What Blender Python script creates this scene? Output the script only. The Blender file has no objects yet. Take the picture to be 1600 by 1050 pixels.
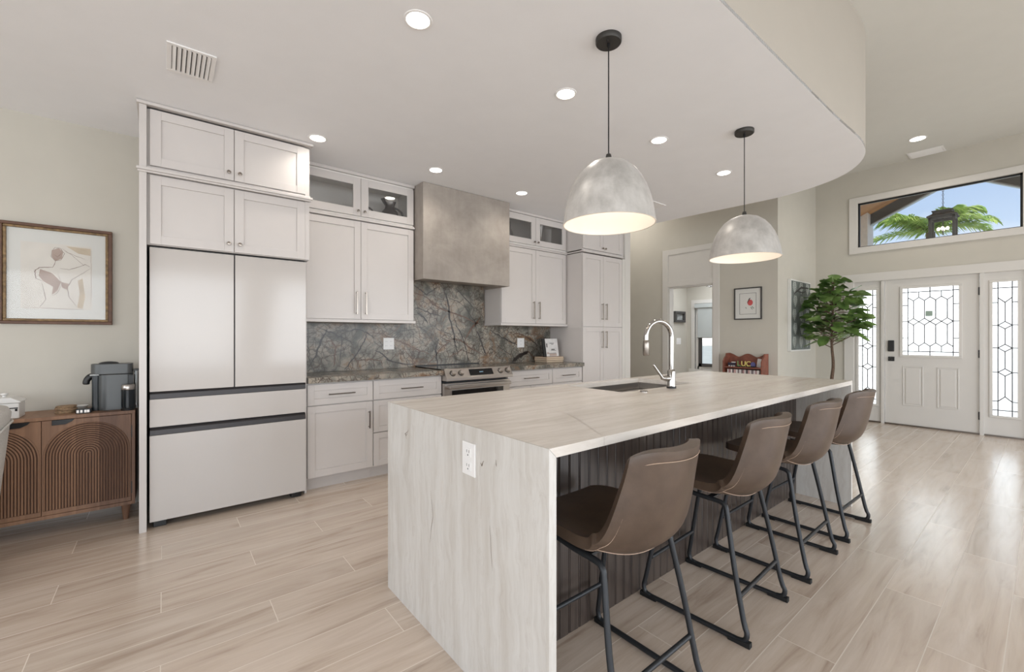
import bpy, bmesh, math, random
from mathutils import Vector, Matrix
PI = math.pi
random.seed(7)
S = bpy.context.scene
COL = S.collection
# ------------------------------------------------------------------ camera
cam_d = bpy.data.cameras.new('camera'); cam = bpy.data.objects.new('camera', cam_d); COL.objects.link(cam)
cam_d.sensor_width = 36.0; cam_d.lens = 676 / 1600 * 36.0
cam_d.clip_start = 0.02; cam_d.clip_end = 300
cam.location = (0, 0, 1.247)
cam.rotation_euler = (PI / 2, 0, -math.radians(38.825))
S.camera = cam
S.view_settings.view_transform = 'Standard'; S.view_settings.look = 'None'
S.view_settings.gamma = 1.0; S.view_settings.use_curve_mapping = False
S.view_settings.exposure = 0.0
# ------------------------------------------------------------------ world
def make_world():
    w = bpy.data.worlds.new('sky'); S.world = w; w.use_nodes = True
    nt = w.node_tree; nt.nodes.clear()
    tc = nt.nodes.new('ShaderNodeTexCoord'); sp = nt.nodes.new('ShaderNodeSeparateXYZ')
    nt.links.new(tc.outputs['Generated'], sp.inputs[0])
    r = nt.nodes.new('ShaderNodeValToRGB'); nt.links.new(sp.outputs[2], r.inputs[0])
    mp = nt.nodes.new('ShaderNodeMapRange'); mp.inputs[1].default_value = -1; mp.inputs[2].default_value = 1
    nt.links.new(sp.outputs[2], mp.inputs[0]); nt.links.new(mp.outputs[0], r.inputs[0])
    cr = r.color_ramp
    while len(cr.elements) > 1: cr.elements.remove(cr.elements[-1])
    cr.elements[0].position = 0; cr.elements[0].color = (.45, .46, .40, 1)
    for p, c in ((.485, (.8, .8, .74, 1)), (.50, (2.0, 2.0, 1.95, 1)), (.545, (1.5, 1.6, 1.7, 1)), (.585, (.62, .80, 1.05, 1)), (.65, (.42, .60, .92, 1)), (1, (.22, .40, .80, 1))):
        e = cr.elements.new(p); e.color = c
    n = nt.nodes.new('ShaderNodeTexNoise'); n.inputs['Scale'].default_value = 5; n.inputs['Detail'].default_value = 6
    mpn = nt.nodes.new('ShaderNodeMapping'); mpn.inputs['Scale'].default_value = (1, 1, 3.5)
    nt.links.new(tc.outputs['Generated'], mpn.inputs[0]); nt.links.new(mpn.outputs[0], n.inputs['Vector'])
    rc = nt.nodes.new('ShaderNodeMapRange'); rc.inputs[1].default_value = .55; rc.inputs[2].default_value = .75; rc.inputs[4].default_value = .6
    nt.links.new(n.outputs['Fac'], rc.inputs[0])
    mx = nt.nodes.new('ShaderNodeMix'); mx.data_type = 'RGBA'
    nt.links.new(rc.outputs[0], mx.inputs[0]); nt.links.new(r.outputs[0], mx.inputs[6]); mx.inputs[7].default_value = (1.0, 1.03, 1.08, 1)
    bg = nt.nodes.new('ShaderNodeBackground'); bg.inputs[1].default_value = 1.0
    out = nt.nodes.new('ShaderNodeOutputWorld')
    nt.links.new(mx.outputs[2], bg.inputs[0]); nt.links.new(bg.outputs[0], out.inputs[0])
make_world()
def light(name, kind, loc, rot, energy, color=(1, 1, 1), size=1, size_y=None, **kw):
    d = bpy.data.lights.new(name, kind); o = bpy.data.objects.new(name, d); COL.objects.link(o)
    o.location = loc; o.rotation_euler = rot; d.energy = energy; d.color = color
    if kind == 'AREA':
        d.shape = 'RECTANGLE' if size_y else 'SQUARE'; d.size = size
        if size_y: d.size_y = size_y
    for k, v in kw.items(): setattr(d, k, v)
    return o
# daylight: the sun outside, and the big rear / left windows of the room
light('sun', 'SUN', (20, -10, 20), (math.radians(45), 0, math.radians(-50)), 4.0, (1, .95, .87), angle=math.radians(1))
DAY = (.93, .98, 1.04)
TILT = math.radians(38)   # daylight falls in from the sky, so it heads down to the floor
light('rear_window_daylight', 'AREA', (-1.5, -4.1, 1.5), (PI / 2 - TILT, 0, 0), 170, DAY, 5.6, 2.4)
light('rear_window_daylight', 'AREA', (4.8, -4.1, 1.5), (PI / 2 - TILT, 0, 0), 195, DAY, 5.6, 2.4)
light('left_window_daylight', 'AREA', (-4.6, -.6, 1.5), (PI / 2 - TILT, 0, -PI / 2), 130, DAY, 7.0, 2.4)
light('front_door_fill', 'AREA', (8.75, 1.0, 1.15), (PI / 2, 0, PI / 2), 42, (.97, 1, 1), 2.3, 2.2)  # added panel outside the door; whitens its glass and the floor glare
light('far_room_fill', 'AREA', (8.3, 4.0, 2.55), (0, 0, 0), 40, DAY, 1.6, 1.6)  # added fill under the far room ceiling; no fixture there
light('hall_fill', 'AREA', (5.8, 4.6, 3.6), (0, 0, 0), 16, (1, .95, .88), .6)  # added fill to brighten the hall wall; no fixture there

# ------------------------------------------------------------------ materials
def s2l(c):
    return tuple(((v / 255) / 12.92 if v / 255 <= .04045 else ((v / 255 + .055) / 1.055) ** 2.4) for v in c)
class NT:
    def __init__(s, name):
        s.m = bpy.data.materials.new(name); s.m.use_nodes = True; s.t = s.m.node_tree; s.t.nodes.clear()
        s.out = s.n('ShaderNodeOutputMaterial')
    def n(s, t, **kw):
        n = s.t.nodes.new(t)
        for k, v in kw.items(): setattr(n, k, v)
        return n
    def l(s, a, b): s.t.links.new(a, b)
    def setin(s, sock, v):
        if hasattr(v, 'is_linked') or isinstance(v, bpy.types.NodeSocket): s.l(v, sock)
        else: sock.default_value = v
    def math(s, op, a, b=0.0, c=None):
        n = s.n('ShaderNodeMath', operation=op); s.setin(n.inputs[0], a); s.setin(n.inputs[1], b)
        if c is not None: s.setin(n.inputs[2], c)
        return n.outputs[0]
    def coord(s, which='Object'): return s.n('ShaderNodeTexCoord').outputs[which]
    def pos(s): return s.n('ShaderNodeNewGeometry').outputs['Position']
    def mapping(s, vec, scale=(1, 1, 1), loc=(0, 0, 0), rot=(0, 0, 0)):
        n = s.n('ShaderNodeMapping'); s.l(vec, n.inputs[0]); n.inputs['Scale'].default_value = scale; n.inputs['Location'].default_value = loc; n.inputs['Rotation'].default_value = rot
        return n.outputs[0]
    def noise(s, vec, scale, detail=4, rough=.5, dist=0):
        n = s.n('ShaderNodeTexNoise'); s.l(vec, n.inputs['Vector']); n.inputs['Scale'].default_value = scale
        n.inputs['Detail'].default_value = detail; n.inputs['Roughness'].default_value = rough; n.inputs['Distortion'].default_value = dist
        return n.outputs['Fac']
    def ramp(s, f, stops):
        n = s.n('ShaderNodeValToRGB'); s.l(f, n.inputs[0]); cr = n.color_ramp
        while len(cr.elements) > 1: cr.elements.remove(cr.elements[-1])
        for i, (p, c) in enumerate(stops):
            c = tuple(c) if len(c) == 4 else (*c, 1)
            if i == 0: cr.elements[0].position = p; cr.elements[0].color = c
            else: cr.elements.new(p).color = c
        return n.outputs[0]
    def mix(s, f, a, b, mode='MIX'):
        n = s.n('ShaderNodeMix', data_type='RGBA', blend_type=mode); s.setin(n.inputs[0], f)
        for i, v in ((6, a), (7, b)):
            if isinstance(v, tuple): n.inputs[i].default_value = (*v[:3], 1)
            else: s.l(v, n.inputs[i])
        return n.outputs[2]
    def bump(s, h, strength=.3, dist=.01):
        n = s.n('ShaderNodeBump'); s.l(h, n.inputs['Height']); n.inputs['Strength'].default_value = strength; n.inputs['Distance'].default_value = dist
        return n.outputs[0]
    def bsdf(s, color, rough=.5, metal=0, normal=None, **kw):
        b = s.n('ShaderNodeBsdfPrincipled')
        if isinstance(color, tuple): b.inputs['Base Color'].default_value = (*color[:3], 1)
        else: s.l(color, b.inputs['Base Color'])
        s.setin(b.inputs['Roughness'], rough); s.setin(b.inputs['Metallic'], metal)
        if normal is not None: s.l(normal, b.inputs['Normal'])
        for k, v in kw.items(): s.setin(b.inputs[k.replace('_', ' ')], v)
        s.l(b.outputs[0], s.out.inputs[0]); return b
MC = {}
def plain(name, rgb, rough=.5, metal=0, var=.03, nscale=6, bump=0, bscale=200, **kw):
    """simple procedural finish: slight tonal noise and optional fine bump"""
    if name in MC: return MC[name]
    t = NT(name); c = s2l(rgb); p = t.coord()
    f = t.noise(p, nscale, 3)
    lo = tuple(v * (1 - var) for v in c); hi = tuple(min(1, v * (1 + var)) for v in c)
    col = t.ramp(f, [(.3, lo), (.7, hi)])
    nm = t.bump(t.noise(p, bscale, 2), bump, .002) if bump else None
    t.bsdf(col, rough, metal, nm, **kw); MC[name] = t.m; return t.m
M = {}
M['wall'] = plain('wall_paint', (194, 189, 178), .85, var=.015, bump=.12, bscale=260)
M['ceiling'] = plain('ceiling_paint', (238, 238, 239), .9, var=.01, bump=.15, bscale=180)
M['ceiling_hi'] = plain('high_ceiling_paint', (208, 206, 199), .9, var=.01)
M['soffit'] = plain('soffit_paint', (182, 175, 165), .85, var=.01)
M['trim'] = plain('trim_paint', (211, 207, 201), .4, var=.01)
M['cab'] = plain('cabinet_paint', (205, 199, 195), .35, var=.01)
M['cab_in'] = plain('cabinet_interior', (232, 228, 222), .5, var=.02)
M['dark_gap'] = plain('dark_shadow_gap', (30, 28, 27), .8)
M['nickel'] = plain('polished_nickel', (150, 142, 134), .25, 1.0, var=.03)
M['pull'] = plain('brushed_pull_metal', (120, 112, 105), .35, 1.0, var=.05)
M['chrome'] = plain('chrome', (176, 172, 168), .09, 1.0, var=.01)
M['steel'] = plain('stainless_steel', (182, 176, 170), .28, 1.0, var=.04, nscale=2)
M['black'] = plain('black_plastic', (22, 22, 23), .4)
M['blackmetal'] = plain('black_powder_metal', (44, 46, 49), .42, .3, var=.08)
M['canopy'] = plain('bronze_canopy_metal', (62, 60, 57), .45, .5, var=.08)
M['blackglass'] = plain('black_ceramic_glass', (12, 12, 13), .06)
M['fridge'] = plain('white_glass_panel', (196, 190, 185), .12, var=.005)
M['fridge_strip'] = plain('charcoal_handle_strip', (60, 57, 58), .4, .3)
M['fridge_body'] = plain('fridge_body_grey', (120, 118, 116), .5)
M['white_plastic'] = plain('white_plastic', (236, 234, 232), .35, var=.005)
M['outlet_slot'] = plain('outlet_slot_grey', (60, 58, 56), .6)
M['pad'] = plain('rubber_foot', (18, 18, 18), .7)
M['thread'] = plain('stitch_thread', (186, 160, 140), .7)
M['gold'] = plain('antique_gold_frame', (122, 98, 66), .5, .25, var=.5, nscale=40)
M['walnut_frame'] = plain('walnut_frame', (92, 62, 44), .5, var=.25, nscale=25)
M['mat_board'] = plain('mat_board', (214, 213, 208), .9, var=.01)
M['paper'] = plain('paper', (216, 211, 203), .9, var=.05, nscale=9)
M['ink'] = plain('sepia_ink', (132, 112, 104), .9, var=.2)
M['wash'] = plain('pale_ochre_wash', (196, 182, 162), .9, var=.12, nscale=12)
M['rust'] = plain('pale_rust_wash', (176, 158, 148), .9, var=.12, nscale=14)
M['red'] = plain('pomegranate_red', (190, 84, 84), .8, var=.15)
M['green'] = plain('ink_green', (84, 110, 84), .8)
M['charcoal'] = plain('charcoal_ink', (70, 68, 66), .8)
M['coffee_grey'] = plain('titan_grey_plastic', (84, 86, 86), .35, .2, var=.03)
M['canister_black'] = plain('gloss_black_enamel', (24, 30, 34), .18)
M['ceramic'] = plain('white_ceramic', (222, 220, 216), .3)
M['dark_ceramic'] = plain('dark_glazed_ceramic', (48, 42, 42), .12, var=.2)
M['straw'] = plain('woven_straw', (150, 124, 96), .9, var=.4, nscale=90)
M['cherry'] = plain('cherry_wood', (128, 76, 60), .45, var=.25, nscale=14)
M['trunk'] = plain('trunk_bark', (96, 78, 64), .9, var=.35, nscale=60, bump=.8, bscale=60)
M['soil'] = plain('potting_soil', (50, 38, 28), .95, var=.4, nscale=60)
M['pot'] = plain('grey_planter', (120, 116, 110), .7, var=.08)
M['stucco'] = plain('white_stucco', (238, 236, 230), .95, var=.06, nscale=30, bump=.8, bscale=40)
M['fascia'] = plain('charcoal_fascia', (84, 86, 86), .7, var=.05)
M['flash'] = plain('pale_metal_edge', (176, 186, 190), .4, .4)
M['lawn'] = plain('sunny_paving', (196, 198, 184), .9, var=.12, nscale=1)
M['hedge'] = plain('hedge_green', (112, 148, 84), .8, var=.45, nscale=10)
M['came'] = plain('lead_came', (92, 92, 96), .6, .2)
M['shade'] = plain('roller_shade_fabric', (180, 184, 182), .9, var=.02)
M['vent_shade'] = plain('vent_shadow', (70, 66, 62), .8)  # dark colour standing in for the shade inside the vents

def m_floor():
    t = NT('wood_look_porcelain_planks'); p = t.pos(); sp = t.n('ShaderNodeSeparateXYZ'); t.l(p, sp.inputs[0])
    x, y = sp.outputs[0], sp.outputs[1]
    rr = t.math('DIVIDE', t.math('SUBTRACT', y, .11), .2)
    row = t.math('FLOOR', rr); fy = t.math('SUBTRACT', rr, row)
    sh = t.math('MULTIPLY', t.math('SUBTRACT', row, 14), .4)
    jx = t.math('DIVIDE', t.math('SUBTRACT', t.math('ADD', x, .41), sh), 1.2)
    colu = t.math('FLOOR', jx); fx = t.math('SUBTRACT', jx, colu)
    dy = t.math('MULTIPLY', t.math('MINIMUM', fy, t.math('SUBTRACT', 1, fy)), .2)
    dx = t.math('MULTIPLY', t.math('MINIMUM', fx, t.math('SUBTRACT', 1, fx)), 1.2)
    d = t.math('MINIMUM', dx, dy)
    gm = t.math("LESS_THAN", d, .0018)
    cv = t.n('ShaderNodeCombineXYZ'); t.l(row, cv.inputs[0]); t.l(colu, cv.inputs[1])
    wn = t.n('ShaderNodeTexWhiteNoise', noise_dimensions='3D'); t.l(cv.outputs[0], wn.inputs['Vector'])
    # grain: stretched along x, offset per plank
    off = t.n('ShaderNodeVectorMath', operation='SCALE'); t.l(wn.outputs['Color'], off.inputs[0]); off.inputs['Scale'].default_value = 37
    ad = t.n('ShaderNodeVectorMath', operation='ADD'); t.l(p, ad.inputs[0]); t.l(off.outputs[0], ad.inputs[1])
    g1 = t.noise(t.mapping(ad.outputs[0], (.9, 9, 1)), 1.6, 6, .6, .9)
    g2 = t.noise(t.mapping(ad.outputs[0], (2.4, 42, 1)), 2.0, 3, .6, .3)
    g3 = t.noise(t.mapping(ad.outputs[0], (.5, 5, 1)), 2.2, 5, .62, 1.6)
    c = t.ramp(g1, [(.25, s2l((168, 147, 130))), (.42, s2l((203, 185, 168))), (.6, s2l((217, 201, 186))), (.8, s2l((227, 213, 200)))])
    c = t.mix(t.math('MULTIPLY', g2, .24), c, s2l((156, 136, 120)))
    kn = t.ramp(g3, [(.68, (0, 0, 0)), (.80, (1, 1, 1))])
    c = t.mix(t.math('MULTIPLY', kn, .4), c, s2l((138, 116, 100)))
    tone = t.n('ShaderNodeMapRange'); t.l(wn.outputs['Value'], tone.inputs[0]); tone.inputs[3].default_value = .93; tone.inputs[4].default_value = 1.05
    hv = t.n('ShaderNodeHueSaturation'); t.l(tone.outputs[0], hv.inputs['Value']); t.l(c, hv.inputs['Color'])
    c = t.mix(gm, hv.outputs[0], s2l((216, 205, 192)))
    r = t.math('ADD', t.math('MULTIPLY', gm, .45), t.math('ADD', .26, 0))
    h = t.math('SUBTRACT', 0, gm)
    t.bsdf(c, r, 0, t.bump(h, .05, .001), Specular_IOR_Level=.8, Coat_Weight=.6, Coat_Roughness=.2); return t.m
M['floor'] = m_floor()

def m_quartzite(name, axis, tint=(1, 1, 1)):
    """pale greige quartzite; streaks run along the given axis"""
    t = NT(name); p = t.pos()
    sc = {'x': (.5, 7, 7), 'z': (7, 7, .55)}[axis]
    warp = t.noise(t.mapping(p, (1, 1, 1)), 1.7, 4, .55)
    wv = t.n('ShaderNodeVectorMath', operation='SCALE'); cx = t.n('ShaderNodeCombineXYZ')
    for i in range(3): t.l(warp, cx.inputs[i])
    t.l(cx.outputs[0], wv.inputs[0]); wv.inputs['Scale'].default_value = .18
    ad = t.n('ShaderNodeVectorMath', operation='ADD'); t.l(p, ad.inputs[0]); t.l(wv.outputs[0], ad.inputs[1]); q = ad.outputs[0]
    a = t.noise(t.mapping(q, sc), 1.9, 7, .6, .3)
    b = t.noise(t.mapping(q, tuple(v * 4.5 for v in sc)), 1.5, 5, .65, .2)
    k = lambda r, g, bb: tuple(v * w for v, w in zip(s2l((r, g, bb)), tint))
    c = t.ramp(a, [(.25, k(196, 190, 182)), (.45, k(206, 202, 196)), (.6, k(213, 210, 205)), (.78, k(208, 200, 191))])
    c = t.mix(t.math('MULTIPLY', t.ramp(b, [(.36, (1, 1, 1)), (.52, (0, 0, 0))]), .28), c, k(182, 173, 163))
    v = t.noise(t.mapping(q, tuple(u * .8 for u in sc)), 2.1, 6, .6, .5)
    vein = t.ramp(v, [(.490, (0, 0, 0)), (.5, (1, 1, 1)), (.510, (0, 0, 0))])
    c = t.mix(t.math('MULTIPLY', vein, .12), c, k(150, 134, 120))
    sp = t.noise(t.mapping(p, (1, 1, 1)), 9, 3, .5)
    spk = t.ramp(sp, [(.78, (0, 0, 0)), (.82, (1, 1, 1))])
    c = t.mix(t.math('MULTIPLY', spk, .3), c, k(130, 120, 110))
    t.bsdf(c, .26, 0, t.bump(b, .03, .002)); return t.m
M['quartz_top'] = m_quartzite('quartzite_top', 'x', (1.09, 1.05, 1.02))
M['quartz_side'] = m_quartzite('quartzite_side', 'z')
M['quartz_vein'] = plain('quartzite_dark_fleck', (128, 116, 104), .4, var=.2)
M['seam'] = plain('stone_seam', (176, 166, 156), .5)

def m_marble():
    t = NT('rainforest_blue_marble'); p = t.pos()
    w1 = t.n('ShaderNodeTexNoise'); t.l(p, w1.inputs['Vector']); w1.inputs['Scale'].default_value = 5; w1.inputs['Detail'].default_value = 4
    sb = t.n('ShaderNodeVectorMath', operation='SUBTRACT'); t.l(w1.outputs['Color'], sb.inputs[0]); sb.inputs[1].default_value = (.5, .5, .5)
    sc = t.n('ShaderNodeVectorMath', operation='SCALE'); t.l(sb.outputs[0], sc.inputs[0]); sc.inputs['Scale'].default_value = .13
    ad = t.n('ShaderNodeVectorMath', operation='ADD'); t.l(p, ad.inputs[0]); t.l(sc.outputs[0], ad.inputs[1]); q = ad.outputs[0]
    base = t.ramp(t.noise(q, 4.5, 7, .62, .6), [(.30, s2l((72, 72, 66))), (.42, s2l((101, 99, 91))), (.50, s2l((132, 127, 117))), (.58, s2l((156, 147, 134))), (.66, s2l((134, 110, 88))), (.75, s2l((104, 76, 56)))])
    def vor(scale, wdt, stretch):
        v = t.n('ShaderNodeTexVoronoi', feature='DISTANCE_TO_EDGE'); t.l(t.mapping(q, stretch), v.inputs['Vector']); v.inputs['Scale'].default_value = scale
        return t.ramp(v.outputs['Distance'], [(0, (1, 1, 1)), (wdt, (.55, .55, .55)), (wdt * 2, (0, 0, 0))])
    fine = vor(19, .035, (1, 1, 1.3)); mid = vor(7.5, .016, (1.3, 1, .8))
    msk = t.ramp(t.noise(p, 2.3, 3), [(.42, (0, 0, 0)), (.55, (1, 1, 1))])
    c = t.mix(t.math('MULTIPLY', t.math('MULTIPLY', fine, msk), .9), base, s2l((62, 48, 40)))
    c = t.mix(t.math('MULTIPLY', mid, .8), c, s2l((66, 50, 42)))
    halo = t.ramp(t.noise(q, 3.1, 4, .6, 1.5), [(.56, (0, 0, 0)), (.68, (1, 1, 1))])
    c = t.mix(t.math('MULTIPLY', halo, .6), c, s2l((124, 94, 68)))
    t.bsdf(c, .24, 0, Specular_IOR_Level=.35); return t.m
M['marble'] = m_marble()
M['vein_dark'] = plain('marble_vein_dark', (34, 26, 22), .3, var=.3, nscale=30)
M['vein_brown'] = plain('marble_vein_brown', (84, 56, 38), .3, var=.35, nscale=30)

def m_plaster(name, a, b, rough, metal=0, scale=4, bumpy=.2):
    t = NT(name); p = t.coord()
    n1 = t.noise(t.mapping(p, (1, 1, 1.3)), scale, 8, .62, .35); n2 = t.noise(t.mapping(p, (1, 1, .25)), scale * 7, 4, .6)
    f = t.math('ADD', t.math('MULTIPLY', n1, .8), t.math('MULTIPLY', n2, .2))
    c = t.ramp(f, [(.34, s2l(a)), (.62, s2l(b))])
    t.bsdf(c, rough, metal, t.bump(f, bumpy, .006)); return t.m
M['hood'] = m_plaster('trowelled_grey_plaster', (140, 131, 123), (164, 155, 146), .6, 0, 3.2, .08)
M['dome'] = m_plaster('mottled_grey_metal', (158, 154, 150), (198, 195, 191), .40, .15, 5, .03)

def m_leather():
    t = NT('brown_leather'); p = t.coord()
    n = t.noise(p, 7, 5, .6); f = t.noise(p, 260, 3, .6)
    c = t.ramp(n, [(.3, s2l((70, 55, 44))), (.7, s2l((92, 75, 62)))])
    t.bsdf(c, .42, 0, t.bump(f, .15, .0012)); return t.m
M['leather'] = m_leather()

def m_wood(name, dark, lite, board=.11, along='z'):
    t = NT(name); p = t.pos(); sp = t.n('ShaderNodeSeparateXYZ'); t.l(p, sp.inputs[0])
    fl = t.math('FLOOR', t.math('DIVIDE', sp.outputs[0], board))
    wn = t.n('ShaderNodeTexWhiteNoise', noise_dimensions='1D'); t.l(fl, wn.inputs['W'])
    g = t.noise(t.mapping(p, (30, 30, 2.2)), 1, 5, .6, .6)
    k = t.noise(t.mapping(p, (9, 9, 6)), 1, 3, .5)
    f = t.math('ADD', t.math('MULTIPLY', g, .5), t.math('MULTIPLY', wn.outputs['Value'], .5))
    c = t.ramp(f, [(.2, s2l(dark)), (.75, s2l(lite))])
    c = t.mix(t.math('MULTIPLY', t.ramp(k, [(.68, (0, 0, 0)), (.76, (1, 1, 1))]), .7), c, s2l((70, 44, 30)))
    t.bsdf(c, .5, 0, t.bump(g, .15, .002)); return t.m
M['mango'] = m_wood('mango_wood', (98, 70, 54), (176, 136, 106))
M['mango_dark'] = plain('dark_groove_wood', (78, 53, 40), .7, var=.2)  # darker wood tone for the ground between the carved ribs
M['soffit_wood'] = m_wood('porch_cedar', (176, 122, 72), (214, 162, 104), .14)

def m_bead():
    t = NT('dark_stained_beadboard'); p = t.pos()
    g = t.noise(t.mapping(p, (40, 40, 2.5)), 1, 5, .6, .5)
    c = t.ramp(g, [(.3, s2l((54, 46, 42))), (.7, s2l((78, 68, 62)))])
    t.bsdf(c, .28, 0, t.bump(g, .1, .002)); return t.m
M['bead'] = m_bead()

def m_fabric():
    t = NT('grey_boucle_fabric'); p = t.coord(); f = t.noise(p, 240, 4, .7)
    c = t.ramp(f, [(.3, s2l((172, 168, 162))), (.7, s2l((208, 204, 198)))])
    t.bsdf(c, .95, 0, t.bump(f, .6, .004)); return t.m
M['fabric'] = m_fabric()

def m_leaf(name, a, b):
    t = NT(name); p = t.coord(); f = t.noise(p, 4.5, 3)
    c = t.ramp(f, [(.35, s2l(a)), (.65, s2l(b))])
    bs = t.bsdf(c, .38)
    tr = t.n('ShaderNodeBsdfTranslucent'); t.l(c, tr.inputs[0]); mx = t.n('ShaderNodeMixShader'); mx.inputs[0].default_value = .25
    t.l(bs.outputs[0], mx.inputs[1]); t.l(tr.outputs[0], mx.inputs[2]); t.l(mx.outputs[0], t.out.inputs[0]); return t.m
M['fig'] = m_leaf('fig_leaf', (70, 98, 48), (128, 158, 88))
M['palm'] = m_leaf('palm_leaf', (140, 176, 82), (206, 222, 130))

def m_glass(name, tint=(1, 1, 1), rough=0.0, refl=.10, fk=.8):
    t = NT(name); tr = t.n('ShaderNodeBsdfTransparent'); tr.inputs[0].default_value = (*tint, 1)
    gl = t.n('ShaderNodeBsdfGlossy'); gl.inputs['Roughness'].default_value = rough
    fr = t.n('ShaderNodeLayerWeight'); fr.inputs[0].default_value = .35
    f = t.math('ADD', t.math('MULTIPLY', fr.outputs['Fresnel'], fk), refl * .3)
    mx = t.n('ShaderNodeMixShader'); t.l(f, mx.inputs[0]); t.l(tr.outputs[0], mx.inputs[1]); t.l(gl.outputs[0], mx.inputs[2])
    t.l(mx.outputs[0], t.out.inputs[0]); return t.m
M['glass'] = m_glass('clear_glass')
M['glazing'] = m_glass('anti_glare_picture_glass', (1, 1, 1), .05, 0, .3)
M['cabglass'] = m_glass('cabinet_glass', (.97, .97, .97), 0, .15)
M['clear_vase'] = m_glass('vase_glass', (.82, .84, .86), 0.02, .8)
def m_textured():
    t = NT('textured_door_glass'); tr = t.n('ShaderNodeBsdfTransparent'); tr.inputs[0].default_value = (.97, .99, .99, 1)
    p = t.coord(); f = t.noise(p, 40, 2)
    rf = t.n('ShaderNodeBsdfRefraction'); rf.inputs['IOR'].default_value = 1.08; rf.inputs['Roughness'].default_value = .25
    t.l(t.bump(f, .5, .01), rf.inputs['Normal'])
    tl = t.n('ShaderNodeBsdfTranslucent'); tl.inputs[0].default_value = (.95, .97, .97, 1)
    m1 = t.n('ShaderNodeMixShader'); m1.inputs[0].default_value = .45; t.l(tr.outputs[0], m1.inputs[1]); t.l(rf.outputs[0], m1.inputs[2])
    m2 = t.n('ShaderNodeMixShader'); m2.inputs[0].default_value = .3; t.l(m1.outputs[0], m2.inputs[1]); t.l(tl.outputs[0], m2.inputs[2])
    t.l(m2.outputs[0], t.out.inputs[0]); return t.m
M['texglass'] = m_textured()
def m_emit(name, col, st):
    t = NT(name); e = t.n('ShaderNodeEmission'); e.inputs[0].default_value = (*col, 1); e.inputs[1].default_value = st
    t.l(e.outputs[0], t.out.inputs[0]); return t.m
M['lens'] = m_emit('lit_downlight_lens', (1, .95, .86), 14)
M['bulb'] = m_emit('lit_bulb', (1, .90, .78), 2.2)
M['display'] = m_emit('lit_display_digits', (.5, .75, .95), .8)
M['dome_in'] = plain('cream_dome_lining', (240, 232, 222), .6, var=.01)

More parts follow.
